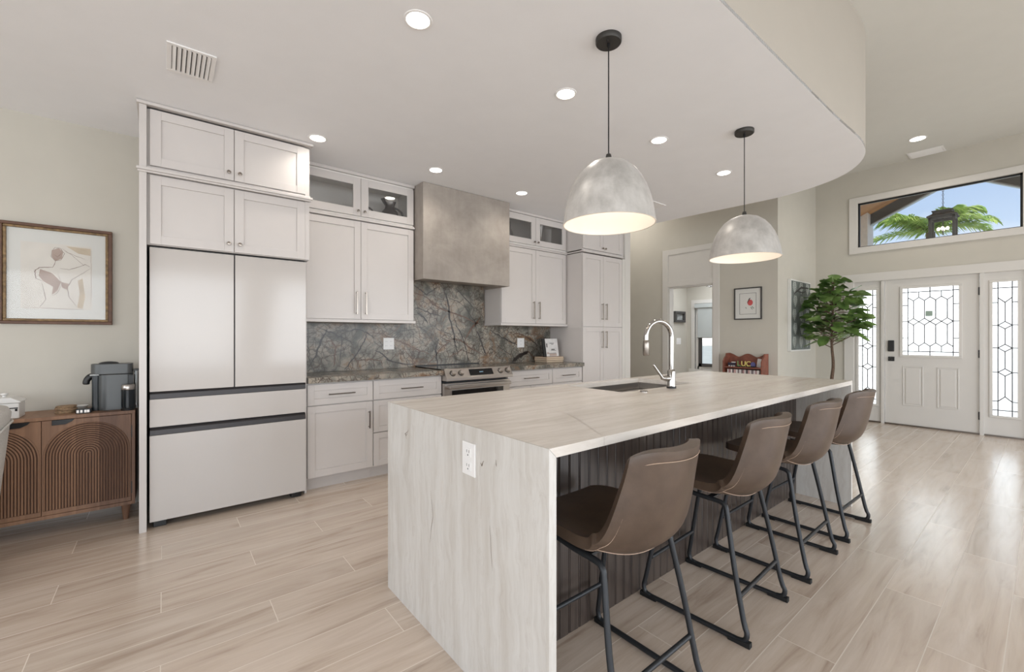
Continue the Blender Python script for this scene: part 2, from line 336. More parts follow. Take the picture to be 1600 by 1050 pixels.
# ------------------------------------------------------------------ geometry helpers
class G:
    def __init__(s): s.b = bmesh.new(); s.mi = 0
    def _f(s, vs):
        try: f = s.b.faces.new(vs); f.material_index = s.mi; return f
        except ValueError: return None
    def box(s, x0, x1, y0, y1, z0, z1, rot=None):
        v = [Vector((x, y, z)) for x in (x0, x1) for y in (y0, y1) for z in (z0, z1)]
        if rot:
            c = Vector(((x0 + x1) / 2, (y0 + y1) / 2, (z0 + z1) / 2)); v = [rot @ (q - c) + c for q in v]
        v = [s.b.verts.new(q) for q in v]
        for f in ((0, 1, 3, 2), (4, 6, 7, 5), (0, 4, 5, 1), (2, 3, 7, 6), (0, 2, 6, 4), (1, 5, 7, 3)): s._f([v[i] for i in f])
        return s
    def prism(s, pts, a, b, axis='z'):
        """extrude a 2-D outline along axis; outline axes are the two others in order"""
        def P(u, v, w): return {'x': (w, u, v), 'y': (u, w, v), 'z': (u, v, w)}[axis]
        A = [s.b.verts.new(P(u, v, a)) for u, v in pts]; B = [s.b.verts.new(P(u, v, b)) for u, v in pts]
        n = len(pts); s._f(A[::-1]); s._f(B)
        for i in range(n): s._f([A[i], A[(i + 1) % n], B[(i + 1) % n], B[i]])
        return s
    def lathe(s, prof, c, seg=40, ax=None, cap=True):
        """profile of (r, h) about a vertical (or given rotation) axis through c"""
        R = ax or Matrix.Identity(3); c = Vector(c); rings = []
        for r, h in prof:
            if r < 1e-6: rings.append([s.b.verts.new(c + R @ Vector((0, 0, h)))])
            else: rings.append([s.b.verts.new(c + R @ Vector((r * math.cos(2 * PI * i / seg), r * math.sin(2 * PI * i / seg), h))) for i in range(seg)])
        for a, b in zip(rings, rings[1:]):
            for i in range(seg):
                j = (i + 1) % seg
                if len(a) == 1 and len(b) == 1: continue
                if len(a) == 1: s._f([a[0], b[j], b[i]])
                elif len(b) == 1: s._f([a[i], a[j], b[0]])
                else: s._f([a[i], a[j], b[j], b[i]])
        if cap:
            if len(rings[0]) > 1: s._f(rings[0][::-1])
            if len(rings[-1]) > 1: s._f(rings[-1])
        return s
    def tube(s, pts, r, seg=10, closed=False, smooth=0):
        pts = [Vector(p) for p in pts]
        for _ in range(smooth):
            q = []
            n = len(pts)
            for i in range(n if closed else n - 1):
                a, b = pts[i], pts[(i + 1) % n]; q += [a * .75 + b * .25, a * .25 + b * .75]
            if not closed: q = [pts[0]] + q[1:-1] + [pts[-1]]
            pts = q
        n = len(pts); rings = []; N = None
        for i in range(n):
            if closed: t = pts[(i + 1) % n] - pts[i - 1]
            else: t = pts[min(i + 1, n - 1)] - pts[max(i - 1, 0)]
            t.normalize()
            if N is None:
                N = Vector((0, 0, 1)) if abs(t.z) < .9 else Vector((1, 0, 0))
            N = (N - t * N.dot(t)).normalized(); B = t.cross(N)
            rr = r[i] if isinstance(r, (list, tuple)) else r
            rings.append([s.b.verts.new(pts[i] + (N * math.cos(2 * PI * k / seg) + B * math.sin(2 * PI * k / seg)) * rr) for k in range(seg)])
        m = n if closed else n - 1
        for i in range(m):
            a, b = rings[i], rings[(i + 1) % n]
            for k in range(seg): s._f([a[k], a[(k + 1) % seg], b[(k + 1) % seg], b[k]])
        if not closed: s._f(rings[0][::-1]); s._f(rings[-1])
        return s
    def cyl(s, p0, p1, r, seg=16): return s.tube([p0, p1], r, seg)
    def ribbon(s, pts, w, n, th=.0006, taper=True, wob=0):
        """thin raised strip following pts on a plane with normal n"""
        pts = [Vector(p) for p in pts]; n = Vector(n).normalized()
        q = []
        for a, b in zip(pts, pts[1:]):
            k = 5
            for i in range(k): q.append(a.lerp(b, i / k) + Vector((random.uniform(-wob, wob), random.uniform(-wob, wob), random.uniform(-wob, wob))))
        q.append(pts[-1]); m = len(q)
        q = [p - n * (p - pts[0]).dot(n) for p in q]
        L = []; Rr = []
        for i, p in enumerate(q):
            t = (q[min(i + 1, m - 1)] - q[max(i - 1, 0)]).normalized(); sd = n.cross(t)
            ww = w * .5 * ((math.sin(PI * (i + .6) / (m + .2)) ** .5) if taper else 1) * (random.uniform(.6, 1.3) if wob else 1)
            L.append(s.b.verts.new(p + sd * ww + n * th)); Rr.append(s.b.verts.new(p - sd * ww + n * th))
        for i in range(m - 1): s._f([L[i], L[i + 1], Rr[i + 1], Rr[i]])
        return s
    def poly(s, pts): return s._f([s.b.verts.new(p) for p in pts])
    def ball(s, c, r, sc=(1, 1, 1), seg=20):
        ret = bmesh.ops.create_uvsphere(s.b, u_segments=seg, v_segments=max(8, seg // 2), radius=r)
        for v in ret['verts']: v.co = Vector((v.co.x * sc[0], v.co.y * sc[1], v.co.z * sc[2])) + Vector(c)
        for f in set(f for v in ret['verts'] for f in v.link_faces): f.material_index = s.mi
        return s
    def build(s, name, mat, parent=None, bevel=0, smooth=None, seg=2, recalc=True):
        if recalc: bmesh.ops.recalc_face_normals(s.b, faces=s.b.faces[:])
        if parent is not None:
            o_ = wloc(parent); bmesh.ops.translate(s.b, verts=s.b.verts[:], vec=-o_)
        me = bpy.data.meshes.new(name); s.b.to_mesh(me); s.b.free()
        for mm in (mat if isinstance(mat, (list, tuple)) else [mat]): me.materials.append(mm)
        o = bpy.data.objects.new(name, me); COL.objects.link(o)
        if parent is not None: o.parent = parent
        if smooth is not None:
            a = math.radians(smooth)
            for p in me.polygons: p.use_smooth = True
            bm2 = bmesh.new(); bm2.from_mesh(me)
            for e in bm2.edges:
                if len(e.link_faces) == 2 and e.calc_face_angle(0) > a: e.smooth = False
            bm2.to_mesh(me); bm2.free()
        if bevel:
            b = o.modifiers.new('bevel', 'BEVEL'); b.width = bevel; b.segments = seg; b.limit_method = 'ANGLE'; b.angle_limit = math.radians(40)
        return o
def wloc(o):
    v = Vector((0, 0, 0))
    while o is not None: v += o.location; o = o.parent
    return v
def tag(o, label, cat, group=None):
    o['label'] = label; o['category'] = cat
    if group: o['group'] = group
    return o
def thing(name, label, cat, loc, group=None):
    o = bpy.data.objects.new(name, None); COL.objects.link(o); o.location = loc; o.empty_display_size = .1
    return tag(o, label, cat, group)
def struct(name, g, mat, **kw):
    o = g.build(name, mat, **kw); o['kind'] = 'structure'; return o
def sthing(name, loc):
    o = bpy.data.objects.new(name, None); COL.objects.link(o); o.location = loc; o['kind'] = 'structure'; return o
def copytree(o, parent=None):
    c = o.copy(); COL.objects.link(c)
    if parent is not None: c.parent = parent
    for ch in [x for x in bpy.data.objects if x.parent == o]: copytree(ch, c)
    return c
def catmull(pts, n=6):
    P = [Vector(p) for p in pts]; P = [P[0] * 2 - P[1]] + P + [P[-1] * 2 - P[-2]]; out = []
    for i in range(1, len(P) - 2):
        a, b, c, d = P[i - 1:i + 3]
        for k in range(n):
            t = k / n; out.append(.5 * ((2 * b) + (c - a) * t + (2 * a - 5 * b + 4 * c - d) * t * t + (-a + 3 * b - 3 * c + d) * t ** 3))
    out.append(P[-2]); return out
def text_mesh(ch, size, ext):
    cu = bpy.data.curves.new('letters', 'FONT'); cu.body = ch; cu.size = size; cu.extrude = ext; cu.align_x = 'CENTER'
    o = bpy.data.objects.new('tmp', cu); COL.objects.link(o); bpy.context.view_layer.update()
    me = bpy.data.meshes.new_from_object(o.evaluated_get(bpy.context.evaluated_depsgraph_get()))
    bpy.data.objects.remove(o); return me

# ================================================================== ROOM
WY = 4.30          # kitchen back wall plane
CZ, HZ = 2.74, 3.68
EX = 8.02          # entrance wall plane
struct('floor', G().box(-5, 9.6, -4.6, 6.6, -.1, 0), M['floor'])
struct('wall_back', G().box(-5, 5.08, WY, WY + .12, 0, CZ), M['wall'])
struct('wall_hall_side', G().box(4.97, 5.08, 3.92, 6.5, 0, CZ).box(4.97, 5.08, WY + .12, 6.5, CZ, HZ), M['wall'])
struct('wall_hall_end', G().box(4.97, 6.5, 6.5, 6.6, 0, HZ), M['wall'])
# curved kitchen ceiling with its fascia
curve = [(-5, .921), (1.9, .921), (3.1, .919), (3.64, .915), (4.0, .905), (4.22, .908), (4.43, .935), (4.62, 1.0), (4.78, 1.09), (4.90, 1.19), (5.0, 1.32), (5.08, 1.49), (5.13, 1.66), (5.16, 1.84), (5.15, 2.1), (5.12, 2.5), (5.09, 2.95), (5.08, 3.3), (5.08, 6.5)]
cc = [(p.x, p.y) for p in catmull([(x, y, 0) for x, y in curve[2:16]], 4)]
edge = curve[:2] + cc + curve[16:]
struct('ceiling_kitchen', G().prism(edge + [(-5, 6.5)], CZ, CZ + .02), M['ceiling'])
gf = G()
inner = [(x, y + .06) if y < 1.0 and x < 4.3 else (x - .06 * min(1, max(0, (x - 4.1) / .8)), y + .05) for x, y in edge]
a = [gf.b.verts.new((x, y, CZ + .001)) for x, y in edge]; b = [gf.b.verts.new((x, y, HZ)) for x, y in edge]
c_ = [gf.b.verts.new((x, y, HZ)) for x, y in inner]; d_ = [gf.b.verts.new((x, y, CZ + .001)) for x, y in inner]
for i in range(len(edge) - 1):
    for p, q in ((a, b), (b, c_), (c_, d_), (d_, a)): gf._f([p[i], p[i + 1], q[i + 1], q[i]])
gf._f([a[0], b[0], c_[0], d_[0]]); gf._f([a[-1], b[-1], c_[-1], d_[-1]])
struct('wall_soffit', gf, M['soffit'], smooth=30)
struct('ceiling', G().box(-5, 8.2, -4.6, 6.6, HZ, HZ + .05).box(8.2, 9.6, 2.4, 6.6, HZ, HZ + .05), M['ceiling_hi'])
# hall wall with the doorway (X = 6.5)
HX = 6.5
g = G().box(HX, HX + .12, 2.315, 3.20, 0, HZ).box(HX, HX + .12, 3.95, 6.5, 0, HZ).box(HX, HX + .12, 3.20, 3.95, 2.05, HZ)
struct('wall_hall', g, M['wall'])
struct('wall_entry_side', G().box(HX + .1205, EX, 2.315, 2.43, 0, HZ), M['wall'])
tr = sthing('trim_1', (HX, 3.6, 0))
G().box(HX - .02, HX, 3.95, 4.05, 0, 2.66).box(HX - .02, HX, 3.105, 3.20, 0, 2.66).box(HX - .02, HX, 3.20, 3.95, 2.05, 2.14).box(HX - .02, HX, 3.20, 3.95, 2.575, 2.66).build('casing', M['trim'], tr, .002)
G().box(HX - .008, HX, 3.20, 3.95, 2.14, 2.575).build('header_panel', M['trim'], tr)
G().box(HX, HX + .12, 3.93, 3.95, 0, 2.05).box(HX, HX + .12, 3.20, 3.22, 0, 2.05).box(HX, HX + .12, 3.22, 3.93, 2.03, 2.05).build('jamb', M['trim'], tr)
# far room behind the doorway
FX, FY = 9.4, 5.25
struct('wall_far_room', G().box(HX + .12, FX + .1, FY, FY + .1, 0, HZ), M['wall'])
g = G().box(FX, FX + .1, 2.4, 4.13, 0, HZ).box(FX, FX + .1, 5.05, FY, 0, HZ).box(FX, FX + .1, 4.13, 5.05, 0, .5).box(FX, FX + .1, 4.13, 5.05, 1.98, HZ)
struct('wall_far_window', g, M['wall'])
struct('ceiling_far_room', G().box(HX + .12, FX, 2.43, FY, 2.74, 2.76), M['ceiling'])
w = sthing('window_4', (FX, 4.6, .5))
G().box(FX - .02, FX + .02, 5.05, 5.13, .42, 2.06).box(FX - .02, FX + .02, 4.05, 4.13, .42, 2.06).box(FX - .02, FX + .02, 4.13, 5.05, 1.98, 2.06).box(FX - .04, FX + .02, 4.0, 5.18, .40, .5).build('casing', M['trim'], w)
G().box(FX + .02, FX + .06, 4.97, 5.05, .5, 1.98).box(FX + .02, FX + .06, 4.13, 5.0, .5, .57).box(FX + .02, FX + .06, 4.13, 5.0, 1.20, 1.27).build('sash_frame', M['trim'], w)
G().box(FX + .0, FX + .04, 4.9, 4.97, .56, 1.2).box(FX + .0, FX + .04, 4.13, 4.97, .56, .63).build('screen_frame', M['charcoal'], w)
G().box(FX + .05, FX + .055, 4.13, 5.05, .5, 1.98).build('pane', M['glass'], w)
sh = G().box(FX - .035, FX - .031, 4.15, 4.97, 1.24, 1.90).box(FX - .045, FX - .025, 4.15, 4.97, 1.215, 1.24).box(FX - .07, FX - .021, 4.13, 5.03, 1.88, 1.97).build('roller_shade', M['shade'])
tag(sh, 'grey roller shade half lowered over the window seen through the hall doorway', 'window shade')
# ---------------- entrance wall with openings (X = 8.02)
TY0, TY1, TZ0, TZ1 = .20, 1.785, 2.555, 3.21
DY0, DY1, DZ = .12, 1.90, 2.06
g = G().box(EX, EX + .15, -4.6, DY0, 0, HZ).box(EX, EX + .15, DY1, 2.43, 0, HZ).box(EX, EX + .15, DY0, DY1, DZ, TZ0).box(EX, EX + .15, DY0, DY1, TZ1, HZ)
g.box(EX, EX + .15, DY0, TY0, TZ0, TZ1).box(EX, EX + .15, TY1, DY1, TZ0, TZ1)
struct('wall_entrance', g, M['wall'])
w = sthing('window_1', (EX, 1.0, TZ0))
G().box(EX - .02, EX, TY0 - .10, TY1 + .10, TZ1, TZ1 + .085).box(EX - .02, EX, TY0 - .10, TY1 + .10, TZ0 - .09, TZ0).box(EX - .02, EX, TY1, TY1 + .10, TZ0, TZ1).box(EX - .02, EX, TY0 - .10, TY0, TZ0, TZ1).build('window_frame', M['trim'], w, .002)
f = .022
G().box(EX + .02, EX + .05, TY0, TY1, TZ0, TZ0 + f * .6).box(EX + .02, EX + .05, TY0, TY1, TZ1 - f, TZ1).box(EX + .02, EX + .05, TY0, TY0 + f, TZ0, TZ1).box(EX + .02, EX + .05, TY1 - f, TY1, TZ0, TZ1).build('sash', M['black'], w)
G().box(EX + .033, EX + .037, TY0, TY1, TZ0, TZ1).build('pane', M['glass'], w)
# door surround
tr = sthing('trim_2', (EX, 1.0, 0))
G().box(EX - .02, EX, DY1 - .07, DY1 + .045, 0, DZ - .02).box(EX - .02, EX, .075, DY0 + .05, 0, DZ - .02).box(EX - .024, EX, .055, DY1 + .065, DZ - .02, DZ + .10).build('casing', M['trim'], tr, .002)
G().box(EX - .0, EX + .14, DY0, DY1, DZ - .0245, DZ).box(EX, EX + .14, DY0, .17, 0, DZ - .0245).box(EX, EX + .14, 1.83, DY1, 0, DZ - .0245).box(EX - .02, EX + .12, 1.478, 1.515, 0, DZ - .0245).box(EX - .02, EX + .12, .515, .552, 0, DZ - .02).build('mullion', M['trim'], tr, .002)
G().box(EX - .01, EX + .12, .12, 1.9, 0, .02).build('threshold', M['pull'], tr)
struct('baseboard_entrance', G().box(EX - .015, EX, -4.6, .07, 0, .13).box(EX - .015, EX, 1.95, 2.31, 0, .13), M['trim'])
struct('baseboard_entry_side', G().box(HX, EX - .02, 2.30, 2.315, 0, .13), M['trim'])
struct('baseboard_hall', G().box(HX - .015, HX, 2.315, 3.1, 0, .13).box(HX - .015, HX, 4.06, 6.49, 0, .13), M['trim'])
struct('baseboard_back', G().box(-5, -.16, WY - .015, WY, 0, .10), M['trim'])

def lead(gm, pts, x, r=.0062):
    for p, q in zip(pts, pts[1:]): gm.cyl((x, *p), (x, *q), r, 6)
def frame_rect(g, x0, x1, y0, y1, z0, z1, w):
    g.box(x0, x1, y0, y1, z0, z0 + w).box(x0, x1, y0, y1, z1 - w, z1).box(x0, x1, y0, y0 + w, z0 + w, z1 - w).box(x0, x1, y1 - w, y1, z0 + w, z1 - w)
# door slab as real rails and stiles
dr = sthing('door_1', (EX, 1.015, 0))
X0, X1 = EX + .005, EX + .05
y0, y1 = .557, 1.473
GY0, GY1, GZ0, GZ1 = .735, 1.285, .985, 1.905
g = G().box(X0, X1, y0, GY0, .02, 2.035).box(X0, X1, GY1, y1, .02, 2.035).box(X0, X1, GY0, GY1, .02, GZ0).box(X0, X1, GY0, GY1, GZ1, 2.035)
g.build('slab', M['trim'], dr)
g = G(); frame_rect(g, X0 - .014, X0, GY0 - .03, GY1 + .03, GZ0 - .03, GZ1 + .03, .032); g.build('glazing_bead', M['trim'], dr, .004)
G().box(X0 + .015, X0 + .02, GY0, GY1, GZ0, GZ1).build('pane', M['texglass'], dr)
for a0, a1 in ((.735, .94), (1.075, 1.285)):
    g = G(); frame_rect(g, X0 - .006, X0 + .001, a0, a1, .285, .83, .012)
    g.prism([(a0 + .03, .315), (a1 - .03, .315), (a1 - .03, .80), (a0 + .03, .80)], X0 - .006, X0 + .001, 'x')
    g.build('raised_panel', M['trim'], dr, .004)
g = G(); xx = X0 + .012
W = GY1 - GY0; b_ = .055
fy0, fy1, fz0, fz1 = GY0 + b_, GY1 - b_, GZ0 + b_ * .9, GZ1 - b_ * 1.0
lead(g, [(fy0, GZ0), (fy0, GZ1)], xx); lead(g, [(fy1, GZ0), (fy1, GZ1)], xx); lead(g, [(GY0, fz0), (GY1, fz0)], xx); lead(g, [(GY0, fz1), (GY1, fz1)], xx)
for zz in (1.22, 1.445, 1.67): lead(g, [(GY0, zz), (fy0, zz)], xx); lead(g, [(fy1, zz), (GY1, zz)], xx)
lead(g, [((fy0 + fy1) / 2, GZ0), ((fy0 + fy1) / 2, fz0)], xx); lead(g, [((fy0 + fy1) / 2, GZ1), ((fy0 + fy1) / 2, fz1)], xx)
n = 4; cw = (fy1 - fy0) / n; zm = (fz0 + fz1) / 2; dz = .045
# interlocking long hexagons, two rows, with diamonds between
for i in range(n + 1):
    y = fy0 + i * cw
    lead(g, [(y, fz1), (y, fz1 - .075)], xx, .0056) if 0 < i < n else None
    if i % 1 == 0 and 0 < i < n: lead(g, [(y, fz0), (y, fz0 + .075)], xx, .0056)
for i in range(n):
    ya, yb = fy0 + i * cw, fy0 + (i + 1) * cw; ym = (ya + yb) / 2
    lead(g, [(ya, fz1 - .075), (ym, fz1 - .12), (yb, fz1 - .075)], xx); lead(g, [(ya, fz0 + .075), (ym, fz0 + .12), (yb, fz0 + .075)], xx)
    lead(g, [(ym, fz1 - .12), (ym, zm + dz)], xx); lead(g, [(ym, fz0 + .12), (ym, zm - dz)], xx)
    lead(g, [(ya, zm), (ym, zm + dz), (yb, zm), (ym, zm - dz), (ya, zm)], xx)
g.build('leading', M['came'], dr)
M['tintg'] = plain('green_glass_square', (140, 160, 146), .2)
G().box(X0 + .010, X0 + .013, .985, 1.055, 1.515, 1.585).build('sensor', M['tintg'], dr)
G().box(X0 - .03, X0, 1.372, 1.438, 1.03, 1.185).build('keypad_lock', M['black'], dr, .006)
hnd = G().box(X0 - .012, X0, 1.37, 1.438, .893, .955).build('handle_rose', M['black'], dr, .004)
G().lathe([(.0, 0), (.022, 0), (.024, .02), (.014, .035), (.0, .036)], (X0 - .01, 1.405, .924), 20, Matrix.Rotation(-PI / 2, 3, 'Y')).build('knob', M['black'], hnd, smooth=40)
for zz in (1.815, 1.02, .24): G().box(X0 - .012, X0 + .002, .545, .565, zz - .05, zz + .05).build('hinge', M['black'], dr)
def sidelight(name, ya, yb):
    s_ = sthing(name, (EX, (ya + yb) / 2, 0)); m0, m1 = (ya + yb) / 2 - .103, (ya + yb) / 2 + .103
    G().box(X0, X1, ya, m0, .02, 2.035).box(X0, X1, m1, yb, .02, 2.035).box(X0, X1, m0, m1, .02, .262).box(X0, X1, m0, m1, 1.915, 2.035).build('slab', M['trim'], s_)
    g = G(); frame_rect(g, X0 - .012, X0, m0 - .028, m1 + .028, .235, 1.942, .03); g.build('glazing_bead', M['trim'], s_, .004)
    G().box(X0 + .015, X0 + .02, m0, m1, .262, 1.915).build('pane', M['texglass'], s_)
    g = G(); c = (m0 + m1) / 2; a, b = m0 + .045, m1 - .045; zb, zt = .33, 1.84
    for y in (a, b): lead(g, [(y, .262), (y, 1.915)], xx)
    lead(g, [(m0, zb), (m1, zb)], xx); lead(g, [(m0, zt), (m1, zt)], xx)
    lead(g, [(a, 1.72), (c, 1.66), (b, 1.72)], xx); lead(g, [(a, .44), (c, .50), (b, .44)], xx); lead(g, [(c, .50), (c, .76)], xx); lead(g, [(c, 1.66), (c, 1.42)], xx)
    for k, zc in enumerate((.80, 1.10, 1.38)):
        lead(g, [(a, zc), (c, zc + .045), (b, zc), (c, zc - .045), (a, zc)], xx)
        if k < 2: lead(g, [(c, zc + .045), (c, (.80, 1.10, 1.38)[k + 1] - .045)], xx)
    for zz in (.44, .80, 1.10, 1.38, 1.66): lead(g, [(m0, zz), (a, zz)], xx); lead(g, [(b, zz), (m1, zz)], xx)
    g.build('leading', M['came'], s_)
sidelight('window_2', 1.515, 1.83); sidelight('window_3', .17, .515)

# ---------------- rear and left walls with the big windows (behind the viewer)
def wall_with_openings(name, axis, at, th, lo, hi, ops, z0, z1):
    g = G(); cur = lo
    def bx(a, b, za, zb):
        if axis == 'x': g.box(a, b, at, at + th, za, zb)
        else: g.box(at, at + th, a, b, za, zb)
    for a, b in ops: bx(cur, a, 0, HZ); bx(a, b, 0, z0); bx(a, b, z1, HZ); cur = b
    bx(cur, hi, 0, HZ); return struct(name, g, M['wall'])
wall_with_openings('wall_rear', 'x', -4.6, .12, -5, 8.02, [(-4.4, 1.4), (1.9, 7.7)], .05, 2.6)
wall_with_openings('wall_left', 'y', -5.1, .1, -4.6, 4.3, [(-4.2, 3.0)], .05, 2.6)
for nm, axis, at, lo, hi in (('window_5', 'x', -4.56, -4.4, 1.4), ('window_6', 'x', -4.56, 1.9, 7.7), ('window_7', 'y', -5.06, -4.2, 3.0)):
    w = sthing(nm, (0, 0, 0)); g = G(); k = 4
    def bx(a, b, za, zb):
        if axis == 'x': g.box(a, b, at, at + .06, za, zb)
        else: g.box(at, at + .06, a, b, za, zb)
    for i in range(k + 1):
        c = lo + (hi - lo) * i / k; bx(c - .035, c + .035, .05, 2.6)
    bx(lo, hi, .05, .12); bx(lo, hi, 2.53, 2.6); g.build('window_frame', M['trim'], w)

# ---------------- outside the front door
struct('ground', G().box(EX + .15, 60, -30, 30, -.2, -.12).box(-40, 60, -40, -4.7, -.2, -.12), M['lawn'])
struct('porch_slab', G().box(EX + .15, 10.4, -.5, 2.6, -.12, -.02), M['stucco'])
struct('wall_porch', G().box(9.75, 10.15, 2.03, 2.7, -.02, 3.9).box(9.75, 10.15, -1.2, -.35, -.02, 3.4), M['stucco'])
AP = .885
g = G()
g.prism([(AP, 3.82), (AP, 4.04), (2.9, 3.055), (2.9, 2.835)], 9.96, 10.02, 'x').prism([(AP, 3.82), (AP, 4.04), (-1.1, 2.93), (-1.1, 2.71)], 9.96, 10.02, 'x')
fa = tag(g.build('porch_fascia', M['fascia']), 'charcoal gable fascia boards of the porch outside the transom window', 'fascia')
g = G().prism([(AP, 3.80), (AP, 3.822), (2.9, 2.837), (2.9, 2.815)], 9.94, 10.04, 'x').prism([(AP, 3.80), (AP, 3.822), (-1.1, 2.712), (-1.1, 2.69)], 9.94, 10.04, 'x')
g.build('metal_edge', M['flash'], fa)
g = G().prism([(AP, 4.0), (AP, 4.03), (2.9, 3.045), (2.9, 3.02)], 8.2, 9.95, 'x').prism([(AP, 4.0), (AP, 4.03), (-1.1, 2.92), (-1.1, 2.89)], 8.2, 9.95, 'x')
struct('ceiling_porch', g, M['soffit_wood'])
ln = thing('hanging_lantern', 'black metal lantern hanging on a chain in the porch beyond the transom window', 'lantern', (9.35, 1.03, 2.75))
lx, ly = 9.35, 1.03
g = G()
for sx in (-.13, .13):
    for sy in (-.13, .13): g.box(lx + sx - .016, lx + sx + .016, ly + sy - .016, ly + sy + .016, 2.70, 3.08)
for z in (2.70, 3.04):
    g.box(lx - .146, lx + .146, ly - .146, ly - .114, z, z + .03).box(lx - .146, lx + .146, ly + .114, ly + .146, z, z + .03).box(lx - .146, lx - .114, ly - .146, ly + .146, z, z + .03).box(lx + .114, lx + .146, ly - .146, ly + .146, z, z + .03)
g.build('cage', M['fascia'], ln)
g = G(); g.lathe([(.235, 3.075), (.235, 3.09), (.15, 3.13), (.15, 3.16), (.165, 3.165), (.165, 3.175), (.05, 3.185), (0, 3.19)], (lx, ly, 0), 4, Matrix.Rotation(PI / 4, 3, 'Z')); g.build('roof', M['fascia'], ln)
g = G().cyl((lx, ly, 2.8), (lx, ly, 3.08), .006, 8); g.build('stem', M['fascia'], ln)
g = G()
for i in range(26): 
    z = 3.19 + i * .031; a = (i % 2) * PI / 2
    g.tube([(lx + .009 * math.cos(t) * math.cos(a), ly + .009 * math.cos(t) * math.sin(a), z + .019 * math.sin(t) + .015) for t in [k * PI / 4 for k in range(8)]], .003, 5, closed=True)
g.build('chain', M['fascia'], ln)
for dx, dy in ((-.05, 0), (.05, 0), (0, -.05), (0, .05)): G().ball((lx + dx, ly + dy, 2.90), .022, (1, 1, 1.3), 12).build('bulb', M['bulb'], ln, smooth=60)
# palm tree
pm = thing('palm_tree', 'sunlit palm tree with feathery fronds outside the transom window', 'tree', (15.6, 1.95, -.12))
px, py, pz = 15.6, 1.95, 3.95
G().tube([(px, py, -.12), (px + .05, py, 1.8), (px, py, pz)], [.16, .12, .09], 12).build('trunk', M['trunk'], pm, smooth=60)
g = G()
def frond(g, base, az, el, L, droop, up=0):
    d = Vector((math.cos(az), math.sin(az), 0)); sp = []
    for i in range(15):
        t = i / 14; sp.append(Vector(base) + d * (L * math.cos(el) * t) + Vector((0, 0, L * math.sin(el) * t - droop * t * t)))
    g.tube(sp, [.018 * (1 - .8 * i / 14) for i in range(15)], 5)
    sd = Vector((-d.y, d.x, 0))
    for i in range(2, 60):
        t = i / 60; p = sp[int(t * 14)].lerp(sp[min(14, int(t * 14) + 1)], t * 14 - int(t * 14)); l = .52 * math.sin(PI * min(1, t * .8 + .16)) ** .7
        for s_ in (-1, 1):
            v = (sd * s_ * 1.0 + d * .7 + Vector((0, 0, .35 - random.uniform(.1, .6)))).normalized()
            q = p + v * l; w_ = d * .016; m_ = p + v * l * .5 + Vector((0, 0, .03))
            g.poly([p - w_, m_ - w_ * 1.3, q - Vector((0, 0, .08)), m_ + w_ * 1.3, p + w_])
for k, (az, el, L, dr_) in enumerate([(PI / 2, .95, 1.8, .7), (1.9, .7, 1.8, .8), (-PI / 2, .9, 1.5, .8), (-1.9, .6, 1.5, .9), (PI, .9, 1.3, .9), (2.5, .8, 1.4, .7), (-2.5, 1.0, 1.4, .8), (.5, .9, 1.5, .8), (-.5, 1.0, 1.5, .8), (PI / 2 + .1, .25, 1.6, .7), (PI / 2 - .2, 1.1, 1.6, .9), (-PI / 2 + .2, 1.2, 1.5, .9), (1.7, .95, 1.7, 1.0), (-1.3, .5, 1.2, .7)]):
    frond(g, (px, py, pz), az, el, L, dr_)
g.build('fronds', M['palm'], pm, recalc=False)
for k, (hx, hy, r) in enumerate(((17, 4.0, .9), (18, -1.6, 1.0))):
    g = G(); 
    for i in range(260):
        a, b2 = random.uniform(0, 2 * PI), random.uniform(-.3, 1); q = Vector((math.cos(a) * math.cos(b2), math.sin(a) * math.cos(b2), math.sin(b2) * .8)) * r * random.uniform(.8, 1.05)
        c = Vector((hx, hy, .5)) + q; u = Vector([random.uniform(-1, 1) for _ in range(3)]).normalized() * .12; v = u.orthogonal().normalized() * .07
        g.poly([c - u, c + v, c + u, c - v])
    g.ball((hx, hy, .5), r * .8, (1, 1, .8), 14)
    tag(g.build('garden_shrub', M['hedge'], recalc=False), ['round green shrub in the front garden, left of the door glass', 'round green shrub in the front garden, behind the right sidelight'][k], 'shrub')

# ================================================================== KITCHEN
def pull(parent, p0, p1, r=.0055, off=.030, mat='nickel', name='handle'):
    """bar pull on a door facing -Y; p0,p1 on the door face"""
    p0, p1 = Vector(p0), Vector(p1); d = (p1 - p0).normalized(); o = Vector((0, -off, 0))
    g = G(); sq = r
    a, b = p0 + o - d * .012, p1 + o + d * .012
    lo = Vector([min(a[i], b[i]) for i in range(3)]); hi = Vector([max(a[i], b[i]) for i in range(3)])
    g.box(lo.x - (sq if d.x < .5 else 0), hi.x + (sq if d.x < .5 else 0), lo.y - sq, hi.y + sq, lo.z - (sq if d.z < .5 else 0), hi.z + (sq if d.z < .5 else 0))
    for p in (p0, p1): g.cyl(p + Vector((0, .0005, 0)), p + o, r * .8, 10)
    return g.build(name, M[mat], parent, .0015)
def knob(parent, p):
    g = G().lathe([(0, 0), (.006, 0), (.005, .012), (.011, .017), (.013, .022), (.011, .027), (0, .029)], p, 18, Matrix.Rotation(PI / 2, 3, 'X'))
    return g.build('knob', M['nickel'], parent, smooth=35)
